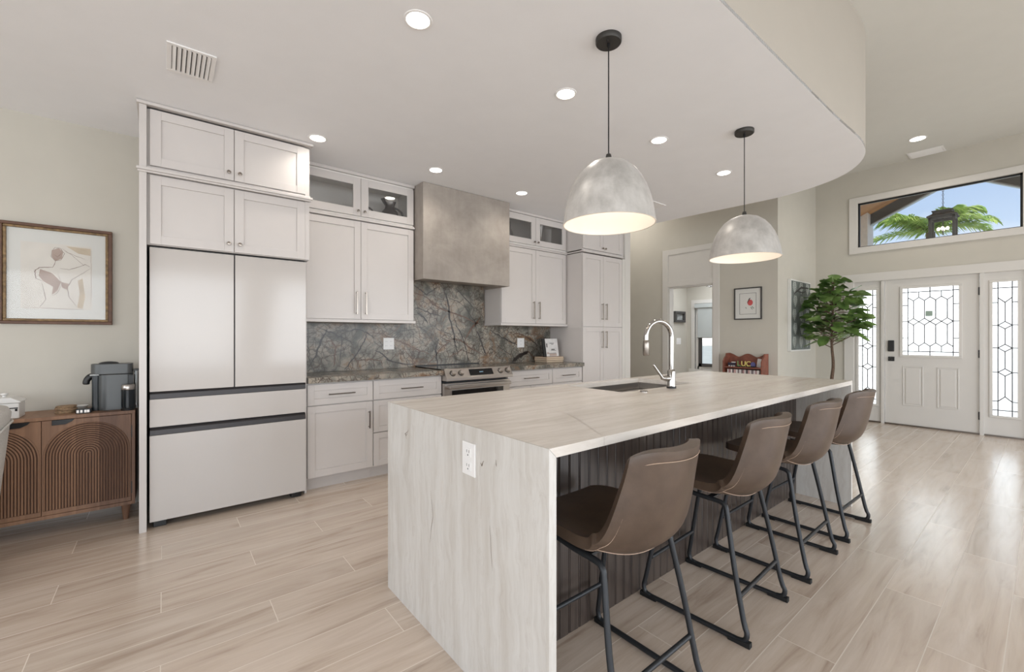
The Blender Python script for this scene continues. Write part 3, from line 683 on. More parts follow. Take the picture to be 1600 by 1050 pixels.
def shaker(parent, name, x0, x1, z0, z1, yf, st=.057, th=.02, glass=False, mat='cab'):
    g = G(); y1 = yf + th
    g.box(x0, x0 + st, yf, y1, z0, z1).box(x1 - st, x1, yf, y1, z0, z1).box(x0 + st, x1 - st, yf, y1, z0, z0 + st).box(x0 + st, x1 - st, yf, y1, z1 - st, z1)
    if not glass: g.box(x0 + st, x1 - st, yf + .009, y1 - .002, z0 + st, z1 - st)
    d = g.build(name, M[mat], parent, .0012)
    if glass: G().box(x0 + st, x1 - st, yf + .010, yf + .013, z0 + st, z1 - st).build('glass_pane', M['cabglass'], d)
    return d
def carcass(parent, x0, x1, z0, z1, yf, yb, hollow=False):
    yf = yf + .0215
    if hollow:
        t = .018; G().box(x0, x0 + t, yf, yb, z0, z1).box(x1 - t, x1, yf, yb, z0, z1).box(x0 + t, x1 - t, yf, yb, z0, z0 + t).box(x0 + t, x1 - t, yf, yb, z1 - t, z1).box(x0 + t, x1 - t, yb - .01, yb, z0 + t, z1 - t).box((x0 + x1) / 2 - .02, (x0 + x1) / 2 + .02, yf, yf + .02, z0 + t, z1 - t).build('body', M['cab_in'], parent)
    else: G().box(x0, x1, yf, yb, z0, z1).build('body', M['cab'], parent)
CB = WY - .002
FYF = 3.615
# --- refrigerator surround
tp = tag(G().box(-.122, -.0855, 3.60, CB, 0, 2.7175).build('tall_side_panel', M['cab'], bevel=.001), 'tall narrow white panel standing against the left side of the refrigerator', 'panel')
tag(G().box(.868, .884, 3.70, CB, 0, 1.834).build('tall_side_panel', M['cab'], bevel=.001), 'tall white panel between the refrigerator and the left base cabinet', 'panel')
u = thing('wall_cabinet', 'white two-door shaker cabinet directly above the refrigerator, below the moulding', 'cabinet', (.38, 3.9, 1.835), 'white shaker kitchen cabinets')
carcass(u, -.085, .884, 1.836, 2.295, FYF, CB)
for a, b, kx in ((-.070, .386, .355), (.390, .852, .421)):
    d = shaker(u, 'door', a, b, 1.840, 2.283, FYF); knob(d, (kx, FYF, 1.895))
G().box(.853, .884, FYF + .004, FYF + .0215, 1.84, 2.29).build('filler_strip', M['cab'], u)
G().box(-.130, .895, 3.588, 3.5995, 2.287, 2.300).box(-.135, .90, 3.580, 3.5995, 2.300, 2.318).box(-.085, .888, 3.5995, 3.64, 2.292, 2.330).build('light_moulding', M['cab'], u, .003)
u = thing('wall_cabinet', 'white two-door shaker cabinet at the ceiling, topmost over the refrigerator', 'cabinet', (.38, 3.9, 2.33), 'white shaker kitchen cabinets')
carcass(u, -.085, .884, 2.331, 2.71, FYF, CB)
for a, b, kx in ((-.070, .386, .355), (.390, .852, .421)):
    d = shaker(u, 'door', a, b, 2.345, 2.705, FYF); knob(d, (kx, FYF, 2.395))
G().box(.853, .884, FYF + .004, FYF + .0215, 2.335, 2.70).build('filler_strip', M['cab'], u)
G().box(-.135, .905, 3.585, 3.63, 2.718, 2.738).box(-.135, -.0855, 3.63, CB, 2.718, 2.738).build('crown_moulding', M['cab'], u, .003)
# --- refrigerator
fr = thing('refrigerator', 'white glass-panel four-door refrigerator with charcoal handle strips', 'refrigerator', (.39, 3.95, 0))
fz = FYF + .022
G().box(-.066, .860, fz + .055, 4.26, .05, 1.815).build('body', M['fridge_body'], fr)
G().box(-.068, .862, fz + .03, fz + .06, .06, 1.832).build('gasket', M['black'], fr)
for a, b in ((-.072, .388), (.396, .864)): G().box(a, b, fz, fz + .03, .885, 1.822).build('door', M['fridge'], fr, .0015)
G().box(-.072, .864, fz, fz + .03, .655, .835).build('drawer', M['fridge'], fr, .0015)
G().box(-.072, .864, fz, fz + .03, .042, .600).build('drawer', M['fridge'], fr, .0015)
for z in (.838, .603):
    G().prism([(fz + .002, z), (fz + .03, z), (fz + .03, z + .044), (fz + .016, z + .044), (fz + .004, z + .030)], -.070, .862, 'x').build('handle_strip', M['fridge_strip'], fr)
for x in (-.02, .80): G().box(x - .035, x + .035, fz + .02, fz + .10, .0, .05).build('foot', M['black'], fr, .004)
# --- left wall cabinets
UY = 3.955
u = thing('wall_cabinet', 'white two-door shaker wall cabinet between the refrigerator and the range hood', 'cabinet', (1.41, 4.1, 1.37), 'white shaker kitchen cabinets')
carcass(u, .886, 1.933, 1.396, 2.30, UY, CB)
for a, b, hx in ((.888, 1.405, 1.364), (1.409, 1.930, 1.448)):
    d = shaker(u, 'door', a, b, 1.400, 2.292, UY); pull(d, (hx, UY, 1.455), (hx, UY, 1.64))
G().box(.886, 1.938, UY - .012, UY + .03, 2.302, 2.318).box(.886, 1.934, UY - .004, UY + .03, 2.318, 2.330).build('light_moulding', M['cab'], u, .003)
G().box(.886, 1.945, UY - .012, CB, 1.370, 1.3955).build('light_rail', M['cab'], u, .002)
u = thing('wall_cabinet', 'white glass-door cabinet at the ceiling left of the range hood, dark pitchers inside', 'cabinet', (1.41, 4.1, 2.33), 'white shaker kitchen cabinets')
carcass(u, .886, 1.933, 2.331, 2.71, UY, CB, True)
for a, b, hx in ((.888, 1.405, 1.378), (1.409, 1.930, 1.438)):
    d = shaker(u, 'door', a, b, 2.345, 2.692, UY, .068, glass=True); knob(d, (hx, UY, 2.385))
G().box(.886, 1.94, UY - .004, UY + .03, 2.71, 2.738).build('crown_moulding', M['cab'], u, .002)
# --- right wall cabinets
u = thing('wall_cabinet', 'white two-door shaker wall cabinet between the range hood and the pantry', 'cabinet', (3.56, 4.1, 1.37), 'white shaker kitchen cabinets')
carcass(u, 3.024, 4.108, 1.396, 2.30, UY, CB)
for a, b, hx in ((3.028, 3.556, 3.512), (3.560, 4.088, 3.604)):
    d = shaker(u, 'door', a, b, 1.400, 2.300, UY); pull(d, (hx, UY, 1.465), (hx, UY, 1.655))
G().box(3.024, 4.110, UY - .012, UY + .03, 2.322, 2.338).box(3.024, 4.110, UY - .004, UY + .03, 2.305, 2.322).build('light_moulding', M['cab'], u, .003)
G().box(3.012, 4.108, UY - .012, CB, 1.370, 1.3955).build('light_rail', M['cab'], u, .002)
u = thing('wall_cabinet', 'white glass-door cabinet at the ceiling right of the range hood, glassware inside', 'cabinet', (3.56, 4.1, 2.34), 'white shaker kitchen cabinets')
carcass(u, 3.024, 4.108, 2.340, 2.71, UY, CB, True)
for a, b, hx in ((3.028, 3.556, 3.528), (3.560, 4.088, 3.588)):
    d = shaker(u, 'door', a, b, 2.358, 2.700, UY, .068, glass=True); knob(d, (hx, UY, 2.395))
G().box(3.024, 4.108, UY - .004, UY + .03, 2.71, 2.738).build('crown_moulding', M['cab'], u, .002)
# --- pantry
PYF = 3.685
u = thing('pantry_cabinet', 'tall white four-door pantry cabinet right of the counter', 'cabinet', (4.5, 3.99, 0), 'white shaker kitchen cabinets')
carcass(u, 4.110, 4.962, .10, 2.305, PYF, CB)
G().box(4.112, 4.960, PYF + .09, CB, 0, .10).build('toe_kick', M['cab'], u)
for z0, z1, h0, h1 in ((.11, 1.362, 1.10, 1.30), (1.368, 2.295, 1.47, 1.66)):
    for a, b, hx in ((4.114, 4.510, 4.475), (4.514, 4.905, 4.555)):
        d = shaker(u, 'door', a, b, z0, z1, PYF); pull(d, (hx, PYF, h0), (hx, PYF, h1))
G().box(4.100, 4.925, PYF - .016, PYF + .02, 2.312, 2.328).box(4.104, 4.92, PYF - .006, PYF + .02, 2.328, 2.345).box(4.096, 4.111, PYF, UY - .012, 2.312, 2.328).build('light_moulding', M['cab'], u, .003)
u = thing('wall_cabinet', 'white two-door shaker cabinet on top of the pantry, behind the nearer pendant shade', 'cabinet', (4.5, 3.99, 2.34), 'white shaker kitchen cabinets')
carcass(u, 4.110, 4.962, 2.346, 2.71, PYF, CB)
for a, b, kx in ((4.114, 4.510, 4.485), (4.514, 4.905, 4.540)):
    d = shaker(u, 'door', a, b, 2.358, 2.695, PYF); knob(d, (kx, PYF, 2.395))
G().box(4.105, 4.962, PYF + .004, PYF + .03, 2.71, 2.738).build('crown_moulding', M['cab'], u, .002)
G().box(4.908, 4.9625, PYF - .006, PYF + .0205, 0, 2.304).build('filler_strip', M['trim'], bpy.data.objects['pantry_cabinet'], .002)
tag(G().box(4.9635, 5.085, PYF - .008, 3.915, 0, 2.738).build('tall_side_panel', M['trim'], bevel=.002), 'wide white filler panel at the right end of the pantry', 'panel')
# --- base cabinets
BY = 3.695
def base(label, x0, x1, fronts):
    u = thing('base_cabinet', label, 'cabinet', ((x0 + x1) / 2, 4, 0), 'white shaker kitchen cabinets')
    carcass(u, x0, x1, .10, .865, BY, CB); G().box(x0, x1, BY + .075, CB - .02, 0, .10).build('toe_kick', M['cab'], u)
    for kind, a, b, z0, z1, h in fronts:
        d = shaker(u, kind, a, b, z0, z1, BY, .05 if kind == 'drawer' else .057)
        if h[0] == 'h': pull(d, (h[1], BY, h[3]), (h[2], BY, h[3]), .005, mat='pull')
        else: pull(d, (h[1], BY, h[2]), (h[1], BY, h[3]), .005, mat='pull')
base('white base cabinet with one drawer over a door, right of the refrigerator', .886, 1.421, [('drawer', .889, 1.418, .690, .856, ('h', 1.055, 1.245, .772)), ('door', .889, 1.418, .110, .682, ('v', 1.381, .465, .590))])
base('white three-drawer base cabinet left of the range, partly behind the island', 1.422, 2.098, [('drawer', 1.425, 2.095, .690, .856, ('h', 1.685, 1.875, .772)), ('drawer', 1.425, 2.095, .405, .682, ('h', 1.66, 1.86, .56)), ('drawer', 1.425, 2.095, .110, .398, ('h', 1.66, 1.86, .27))])
base('white base cabinet directly right of the range, wide top drawer', 2.912, 3.588, [('drawer', 2.915, 3.585, .690, .856, ('h', 3.15, 3.34, .772)), ('door', 2.915, 3.248, .110, .682, ('v', 3.21, .465, .59)), ('door', 3.252, 3.585, .110, .682, ('v', 3.29, .465, .59))])
base('white base cabinet beside the pantry, narrow top drawer', 3.589, 4.107, [('drawer', 3.592, 4.104, .690, .856, ('h', 3.755, 3.945, .772)), ('door', 3.592, 4.104, .110, .682, ('v', 3.63, .465, .59))])
for a, b, lb in ((.886, 2.098, 'grey veined marble worktop left of the range'), (2.912, 4.1085, 'grey veined marble worktop right of the range')):
    tag(G().box(a, b, 3.655, 4.270, .870, .914).build('countertop', M['marble'], bevel=.003), lb, 'countertop')
# --- backsplash slab with its large veins
g = G()
g.box(.888, 4.106, 4.272, 4.296, .9145, 1.3695).box(1.948, 3.010, 4.272, 4.296, 1.3695, 1.97)
V = [(1, 12, [(2.44, 1.79), (2.48, 1.713), (2.52, 1.585), (2.53, 1.436), (2.58, 1.269), (2.61, 1.118), (2.64, 1.042)]),
 (1, 8, [(2.57, 1.493), (2.62, 1.363), (2.71, 1.212), (2.75, 1.078), (2.78, 0.924)]), (2, 10, [(2.09, 1.707), (2.22, 1.68), (2.35, 1.577), (2.47, 1.537), (2.64, 1.496), (2.82, 1.424), (2.96, 1.384)]),
 (1, 8, [(2.09, 1.549), (2.19, 1.535), (2.3, 1.494), (2.41, 1.47)]),
 (1, 12, [(2.13, 1.497), (2.2, 1.455), (2.26, 1.385)]),
 (1, 11, [(2.39, 1.213), (2.35, 1.123), (2.36, 1.05), (2.37, 0.925)]), (2, 10, [(2.43, 1.232), (2.49, 1.194), (2.6, 1.213), (2.71, 1.183), (2.78, 1.116), (2.87, 1.075), (2.99, 1.024)]), (2, 7, [(2.25, 0.93), (2.33, 1.014), (2.43, 1.121), (2.51, 1.176), (2.61, 1.194)]), (2, 14, [(2.73, 1.193), (2.82, 1.328), (2.92, 1.426), (2.94, 1.476)]),
 (1, 13, [(2.9, 1.309), (2.95, 1.211), (2.99, 1.112), (3.04, 1.012)]),
 (1, 7, [(2.62, 1.79), (2.69, 1.725), (2.8, 1.636), (2.87, 1.542)]),
 (1, 10, [(3.09, 1.32), (3.26, 1.24), (3.42, 1.168), (3.52, 1.135)]),
 (1, 30, [(3.44, 0.922), (3.55, 0.987), (3.71, 1.047)]),
 (1, 10, [(3.69, 1.229), (3.81, 1.164), (3.89, 1.119)]), (2, 9, [(3.44, 1.275), (3.58, 1.272), (3.75, 1.218)]), (2, 8, [(3.71, 1.047), (3.78, 0.992), (3.83, 0.918)]),
 (1, 9, [(1.03, 0.948), (1.1, 1.067), (1.14, 1.188), (1.18, 1.265), (1.2, 1.311)]),
 (1, 7, [(1.11, 1.326), (1.23, 1.281), (1.33, 1.234), (1.46, 1.177)]),
 (1, 8, [(1.36, 0.92), (1.43, 1.01), (1.51, 1.12), (1.56, 1.217), (1.58, 1.282)]),
 (1, 5, [(1.33, 1.297), (1.33, 1.202), (1.32, 1.061), (1.31, 0.935)]),
 (1, 7, [(1.28, 1.297), (1.41, 1.298), (1.49, 1.314), (1.57, 1.282), (1.67, 1.217)]),
 (1, 9, [(1.66, 1.101), (1.74, 1.065), (1.81, 0.996), (1.9, 0.967), (2.09, 0.937)]), (2, 7, [(1.48, 0.927), (1.49, 1.007), (1.61, 1.011), (1.73, 0.999), (1.74, 0.918)]), (2, 9, [(1.18, 1.188), (1.24, 1.203), (1.28, 1.14), (1.27, 1.046), (1.26, 0.953)]), (2, 7, [(1.57, 1.282), (1.74, 1.267), (1.85, 1.224), (1.99, 1.163), (2.15, 1.09), (2.28, 1.052)]), (2, 6, [(1.99, 1.094), (2.05, 1.023), (2.11, 0.95)]),
 (1, 5, [(1.03, 1.34), (1.03, 1.219), (1.04, 1.099), (1.05, 0.992)]),
 (1, 7, [(2.09, 1.79), (2.19, 1.731), (2.24, 1.699), (2.37, 1.79)]),
 (1, 7, [(2.73, 1.594), (2.8, 1.501), (2.87, 1.425), (2.9, 1.309)]),
 (1, 5, [(3.18, 1.149), (3.31, 1.066), (3.42, 1.002)]), (2, 6, [(2.51, 1.008), (2.64, 1.061), (2.73, 1.116)]),
 (1, 4, [(1.85, 1.216), (1.92, 1.301), (2.11, 1.32)]),
 (1, 4, [(2.3, 1.377), (2.41, 1.305), (2.51, 1.287)]),
 (1, 4, [(2.11, 1.373), (2.22, 1.304), (2.3, 1.214), (2.37, 1.122)]),
 (1, 4, [(2.47, 1.694), (2.64, 1.647), (2.82, 1.521)]),
 (1, 4, [(3.04, 0.992), (3.09, 1.111), (3.21, 1.028), (3.31, 0.943)])]
for mi, w, pts in V:
    g.mi = mi; q = []
    for x, z in pts: q.append((x, 4.272, z))
    g.ribbon(q, w * .0017, (0, -1, 0), .0004, wob=.006)
bs = g.build('backsplash', [M['marble'], M['vein_dark'], M['vein_brown']], recalc=False)
tag(bs, 'grey-green marble slab backsplash with dark brown branching veins', 'backsplash')
def outlet(label, x, z, y, w=.115, h=.12, gangs=2):
    o = thing('wall_outlet', label, 'outlet', (x, y, z)); G().box(x - w / 2, x + w / 2, y - .006, y, z - h / 2, z + h / 2).build('cover_plate', M['white_plastic'], o, .002)
    for k in range(gangs):
        cx = x + (k - (gangs - 1) / 2) * .05; g = G()
        for dz in (-.022, .022):
            g.box(cx - .008, cx - .006, y - .0068, y - .005, z + dz - .004, z + dz + .005).box(cx + .005, cx + .007, y - .0068, y - .005, z + dz - .004, z + dz + .005)
        g.build('socket', M['outlet_slot'], o)
outlet('white double outlet on the marble backsplash left of the range', 1.805, 1.168, 4.272)
outlet('white outlet plate on the marble backsplash right of the range', 3.58, 1.160, 4.272, .115, .12, 1)
# --- range hood
hd = thing('range_hood', 'boxy grey trowelled-plaster range hood over the range', 'range hood', (2.49, 4.0, 1.80))
x0, x1, yf = 1.9465, 3.0115, 3.785
G().prism([(x0, 1.80), (x1, 1.80), (x1, CZ - .002), (x0, CZ - .002)], yf, UY - .014, 'y').box(x0, x1, UY - .014, 4.27, 1.971, CZ - .002).box(x0, x0 + .02, UY - .014, 4.27, 1.80, 1.971).box(x1 - .02, x1, UY - .014, 4.27, 1.80, 1.971).build('hood_shell', M['hood'], hd, .004)
G().box(x0 + .021, x1 - .021, UY - .013, 4.268, 1.84, 1.87).build('filter_plate', M['steel'], hd)
for x in (2.25, 2.49, 2.73): G().lathe([(.02, 0), (.02, -.006), (0, -.006)], (x, 4.05, 1.84), 16).build('hood_light', M['lens'], hd)
# --- range
R0, R1 = 2.100, 2.910
rg = thing('range', 'stainless steel slide-in range with black glass top and four knobs', 'range', (2.5, 3.95, 0))
G().box(R0 + .002, R1 - .002, 3.72, 4.25, .02, .905).build('body', M['blackmetal'], rg)
G().box(R0, R1, 3.69, 4.262, .9145, .924).build('cooktop', M['blackglass'], rg, .002)
G().box(R0, R1, 4.235, 4.262, .924, .932).build('rear_trim', M['black'], rg)
G().prism([(3.600, .812), (3.600, .838), (3.655, .928), (3.71, .928), (3.71, .812)], R0 + .0, R1 - .0, 'x').build('control_panel', M['steel'], rg, .004)
nrm = Vector((0, -(.928 - .838), .055)).normalized(); up = Vector((0, .055, .09)).normalized()
R = Matrix((Vector((1, 0, 0)), up, nrm)).transposed()
pc = Vector((0, 3.6275, .883)) + nrm * .001
rk = Matrix.Rotation(0, 3, 'X'); zq = Vector((0, 0, 1)).rotation_difference(nrm).to_matrix()
g = G(); a_ = [pc + Vector((2.375, 0, 0)) - up * .034, pc + Vector((2.66, 0, 0)) - up * .034, pc + Vector((2.66, 0, 0)) + up * .034, pc + Vector((2.375, 0, 0)) + up * .034]
b_ = [p + nrm * .002 for p in a_]
vs = [g.b.verts.new(p) for p in a_ + b_]
for f in ((0, 1, 2, 3), (4, 5, 6, 7), (0, 1, 5, 4), (1, 2, 6, 5), (2, 3, 7, 6), (3, 0, 4, 7)): g._f([vs[i] for i in f])
dp = g.build('display', M['blackglass'], rg)
g = G()
for i in range(4):
    c = pc + Vector((2.495 + i * .012, 0, 0)) + nrm * .0025; g.poly([c - up * .005, c - up * .005 + Vector((.006, 0, 0)), c + up * .005 + Vector((.006, 0, 0)), c + up * .005])
g.build('digits', M['display'], dp)
for x in (2.180, 2.275, 2.760, 2.855): G().lathe([(.031, 0), (.031, .002), (.0, .0025)], pc + Vector((x, 0, 0)), 24, zq).build('knob_ring', M['black'], rg, smooth=35); G().lathe([(.0, .002), (.026, .0025), (.024, .030), (.021, .034), (0, .035)], pc + Vector((x, 0, 0)), 24, zq).build('knob', M['steel'], rg, smooth=35)
G().box(R0, R1, 3.655, 3.698, .17, .786).build('oven_door', M['steel'], rg, .003)
G().box(R0 + .09, R1 - .09, 3.650, 3.656, .25, .715).build('oven_window', M['blackglass'], rg)
hn = G().box(R0 + .03, R1 - .03, 3.590, 3.612, .738, .772); hn.box(R0 + .03, R0 + .05, 3.605, 3.656, .742, .768).box(R1 - .05, R1 - .03, 3.605, 3.656, .742, .768); hn.build('oven_handle', M['steel'], rg, .005)
G().box(R0, R1, 3.665, 3.698, .04, .16).build('storage_drawer', M['steel'], rg, .002)
G().box(R0 + .01, R1 - .01, 3.70, 3.80, 0, .04).build('foot', M['black'], rg)
# --- books on the counter
bw = [(.300, .225, .022, (196, 170, 140)), (.312, .230, .024, (176, 158, 134)), (.300, .228, .022, (200, 182, 160))]
z = .9145
M['pages'] = plain('book_pages', (206, 188, 164), .9, var=.06)
covers = [plain('book_cover_brown', (92, 70, 52), .5), plain('book_cover_umber', (110, 84, 62), .5), plain('book_cover_tan', (160, 126, 100), .5)]
for i, (w, d, h, c) in enumerate(bw):
    cx, cy = 3.875, 4.05
    b = thing('book', ['flat book at the bottom of the small stack right of the range', 'flat book in the middle of the small stack right of the range', 'flat book on top of the small stack, under the leaning cookbook'][i], 'book', (cx, cy, z), 'stacked books on the worktop')
    G().box(cx - w / 2 + .004, cx + w / 2 - .004, cy - d / 2 + .003, cy + d / 2 - .003, z + .003, z + h - .003).build('pages', M['pages'], b)
    G().box(cx - w / 2, cx + w / 2, cy - d / 2, cy + d / 2, z, z + .003).box(cx - w / 2, cx + w / 2, cy - d / 2, cy + d / 2, z + h - .003, z + h).box(cx - w / 2, cx + w / 2, cy + d / 2 - .003, cy + d / 2, z + .003, z + h - .003).build('cover', covers[i], b)
    z += h + .0004
M['cover_ill'] = plain('illustrated_cover', (206, 203, 200), .45, var=.10, nscale=16)
ck = thing('cookbook', 'illustrated cookbook with black spine leaning upright on the small book stack', 'book', (3.87, 4.0, z))
ck.rotation_euler = (-.17, 0, 0)
G().box(3.745, 4.005, 4.0, 4.020, z + .002, z + .232).build('cover', M['cover_ill'], ck, .001)
G().box(3.742, 3.785, 3.9985, 4.021, z + .002, z + .232).build('spine', M['black'], ck, .001)
g = G()
def cover_blob(x, zz, w, h): g.box(x, x + w, 3.9985, 4.0002, z + zz, z + zz + h)
for a in ((3.80, .12, .016, .05), (3.87, .075, .09, .004), (3.88, .085, .06, .012), (3.83, .04, .13, .005), (3.86, .17, .08, .006), (3.89, .155, .035, .006)): cover_blob(*a)
g.build('cover_art', M['charcoal'], ck)
g = G(); cover_blob(3.84, .008, .125, .030); cover_blob(3.80, .035, .03, .02); g.build('pink_drawing', M['rust'], ck)
# --- glass cabinet contents
def pitcher(label, x, y, z, s=1, a=0):
    t = thing('pitcher', label, 'pitcher', (x, y, z), None)
    R = Matrix.Rotation(a, 4, 'Z')
    g = G().lathe([(0, 0), (.030 * s, 0), (.046 * s, .02 * s), (.052 * s, .045 * s), (.046 * s, .075 * s), (.030 * s, .095 * s), (.028 * s, .11 * s), (.036 * s, .135 * s), (.033 * s, .135 * s), (.025 * s, .11 * s), (.0, .02 * s)], (x, y, z), 28, cap=False)
    for v in g.b.verts:
        h = (v.co.z - z) / s
        if h > .12 and v.co.x - x < -.018 * s: v.co.x -= .018 * s; v.co.z += .012 * s
    g.build('body', M['dark_ceramic'], t, smooth=60)
    g = G().tube(catmull([(x + .044 * s, y, z + .03 * s), (x + .075 * s, y, z + .045 * s), (x + .078 * s, y, z + .08 * s), (x + .05 * s, y, z + .10 * s), (x + .027 * s, y, z + .105 * s)], 5), .006 * s, 8)
    g.build('handle', M['dark_ceramic'], t, smooth=60)
ZC = 2.3495
pitcher('dark glazed pitcher, right-hand one in the glass cabinet left of the hood', 1.745, 4.10, ZC, 1.65)
pitcher('dark glazed creamer, left of the larger pitcher in the glass cabinet beside the hood', 1.47, 4.10, ZC, 1.3)
ZR = 2.3585
def vase(name, label, cat, x, y, prof, mat, grp=None):
    return tag(G().lathe(prof, (x, y, ZR), 24, cap=False).build(name, M[mat], smooth=50), label, cat, grp)
vase('silver_vase', 'silvery flared vase, tallest item in the glass cabinet right of the hood', 'vase', 3.70, 4.035, [(0, 0), (.055, 0), (.050, .02), (.026, .07), (.036, .15), (.062, .285), (.058, .285), (.032, .15), (.02, .075), (0, .03)], 'steel')
vase('white_beaker', 'white straight beaker right of the silvery vase in the glass cabinet', 'beaker', 3.84, 4.04, [(0, 0), (.042, 0), (.046, .25), (.043, .25), (.039, .01), (0, .01)], 'ceramic')
vase('black_vase', 'dark bottle-shaped vase by the left edge of the glass cabinet right of the hood', 'vase', 3.21, 4.045, [(0, 0), (.055, 0), (.06, .06), (.04, .14), (.02, .18), (.022, .25), (0, .25)], 'dark_ceramic')
tag(G().lathe([(0, 0), (.10, 0), (.125, .012), (.125, .016), (.10, .006), (0, .006)], (3.33, 4.262, ZR + .127), 32, Matrix.Rotation(PI / 2, 3, 'X')).build('dinner_plate', M['ceramic'], smooth=40), 'white plate standing on edge in the glass cabinet right of the hood', 'plate')

# ================================================================== SIDEBOARD and the left wall
sb = thing('sideboard', 'brown mango-wood sideboard with carved arch doors left of the refrigerator', 'sideboard', (-.79, 4.1, 0))
SX0, SX1, SY, SZ0, SZ1 = -1.43, -.152, 3.915, .105, .742
G().box(SX0, SX1, SY - .004, 4.284, SZ1 - .022, SZ1).build('top', M['mango'], sb, .002)
G().box(SX0 + .004, SX1 - .002, SY + .018, 4.28, SZ0, SZ1 - .022).box(SX1 - .018, SX1 - .001, SY - .002, SY + .02, SZ0, SZ1 - .022).box(SX0 + .004, SX1 - .018, SY - .002, SY + .02, SZ0, SZ0 + .022).build('carcass', M['mango'], sb, .001)
dw = (SX1 - .02 - SX0) / 3
for i in range(3):
    a = SX1 - .020 - (i + 1) * dw + .0015; b = SX1 - .020 - i * dw - .0015; z0, z1 = SZ0 + .024, SZ1 - .025
    d = G().box(a, b, SY, SY + .018, z0, z1).build('door', M['mango'], sb, .001)
    g = G(); cx = (a + b) / 2; R_ = (b - a) / 2 - .010; cz = z1 - .03 - R_; k = 0; r = R_
    while r > .004:
        pts = [(cx - r, z0 + .03)] + [(cx - r * math.cos(t), cz + r * math.sin(t)) for t in [PI * j / 24 for j in range(25)]] + [(cx + r, z0 + .03)]
        g.tube([(x, SY - .0012, z) for x, z in pts], .0047, 8); r -= .0136
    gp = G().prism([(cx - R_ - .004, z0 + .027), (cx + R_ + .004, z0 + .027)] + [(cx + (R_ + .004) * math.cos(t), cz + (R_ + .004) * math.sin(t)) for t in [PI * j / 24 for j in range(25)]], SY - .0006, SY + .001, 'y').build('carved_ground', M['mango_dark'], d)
    g.build('carved_arch', M['mango'], d, smooth=60)
    hx = a + .045 if i != 1 else b - .145
    G().prism([(hx, z1 + .002), (hx + .100, z1 + .002), (hx + .090, z1 - .012), (hx + .06, z1 - .028), (hx, z1 - .030)], SY - .012, SY + .001, 'y').build('pull', M['black'], d, .001)
for z in (.60, .22): G().box(SX1 - .020, SX1 - .016, SY - .004, SY + .002, z - .04, z + .04).build('hinge', M['black'], sb)
for x, y in ((SX1 - .05, SY + .04), (SX0 + .05, SY + .04), (SX1 - .05, 4.24), (SX0 + .05, 4.24)):
    G().lathe([(.014, 0), (.026, SZ0)], (x, y, 0), 16).build('leg', M['mango'], sb, smooth=40)
# coffee maker
T = SZ1 + .0004
cm = thing('coffee_maker', 'grey capsule coffee maker with black spout on the sideboard', 'coffee maker', (-.28, 4.07, T))
def rrect(x0, x1, y0, y1, rl, rr, n=8):
    P = []
    for cx, cy, r, a0 in ((x1 - rr, y1 - rr, rr, 0), (x0 + rl, y1 - rl, rl, PI / 2), (x0 + rl, y0 + rl, rl, PI), (x1 - rr, y0 + rr, rr, 1.5 * PI)):
        for i in range(n + 1): a = a0 + PI / 2 * i / n; P.append((cx + r * math.cos(a), cy + r * math.sin(a)))
    return P
G().prism(rrect(-.350, -.170, 4.00, 4.14, .055, .03), T, T + .242).build('body', M['coffee_grey'], cm, .002, smooth=40)
G().prism(rrect(-.378, -.345, 4.03, 4.11, .01, .005), T, T + .245).build('front_column', M['canister_black'], cm, smooth=40)
G().prism(rrect(-.384, -.170, 3.995, 4.145, .06, .03), T + .245, T + .315).build('head', M['coffee_grey'], cm, .003, smooth=40)
G().ball((-.295, 4.07, T + .313), .055, (1, 1, .32)).build('lid_dome', M['blackmetal'], cm, smooth=60)
G().box(-.385, -.340, 4.01, 4.13, T + .240, T + .246).build('chrome_ring', M['chrome'], cm)
g = G().tube(catmull([(-.36, 4.07, T + .225), (-.385, 4.07, T + .232), (-.405, 4.07, T + .205), (-.408, 4.07, T + .178)], 5), [.019] * 5 + [.019] * 5 + [.018] * 5 + [.014], 12)
g.build('spout', M['black'], cm, smooth=60)
G().box(-.190, -.166, 3.992, 4.0, T + .175, T + .235).build('rear_vent', M['black'], cm)
G().prism(rrect(-.164, -.105 - .035, 4.02, 4.13, .01, .01), T + .0, T + .262).build('water_tank', M['clear_vase'], cm)
G().box(-.166, -.138, 4.015, 4.135, T + .262, T + .272).build('tank_lid', M['black'], cm)
G().prism(rrect(-.455, -.380, 4.03, 4.11, .03, .005), T, T + .012).build('drip_tray', M['blackmetal'], cm)
fx, fy = -.190, 3.945
fm = thing('milk_frother', 'glossy black milk frother jug with steel collar beside the refrigerator panel', 'milk frother', (fx, fy, T))
G().lathe([(0, 0), (.036, 0), (.038, .012), (.033, .016), (.033, .020)], (fx, fy, T), 32, cap=False).build('base', M['black'], fm, smooth=40)
G().lathe([(.034, .018), (.036, .03), (.036, .138), (.034, .140)], (fx, fy, T), 32).build('jug', M['canister_black'], fm, smooth=40)
G().lathe([(.0355, .140), (.037, .143), (.0355, .168), (.031, .175), (0, .178)], (fx, fy, T), 32, cap=False).build('collar', M['steel'], fm, smooth=40)
M['woven'] = M['straw']
for k in range(5):
    tag(G().lathe([(0, 0), (.048 + .003 * (k % 2), 0), (.051, .004), (.048, .0085), (0, .0085)], (-.500 + .004 * ((k * 7) % 3 - 1), 4.06 + .003 * (k % 2), T + k * .0095), 26).build('coaster', M['straw'], smooth=40), ['woven straw coaster at the bottom of the stack on the sideboard', 'woven straw coaster second from the bottom of the stack', 'woven straw coaster in the middle of the stack', 'woven straw coaster second from the top of the stack', 'woven straw coaster on top of the stack on the sideboard'][k], 'coaster', 'woven coasters')
cb = thing('capsule_box', 'small dark and silver box of capsules between the coasters and the coffee maker', 'box', (-.41, 3.985, T))
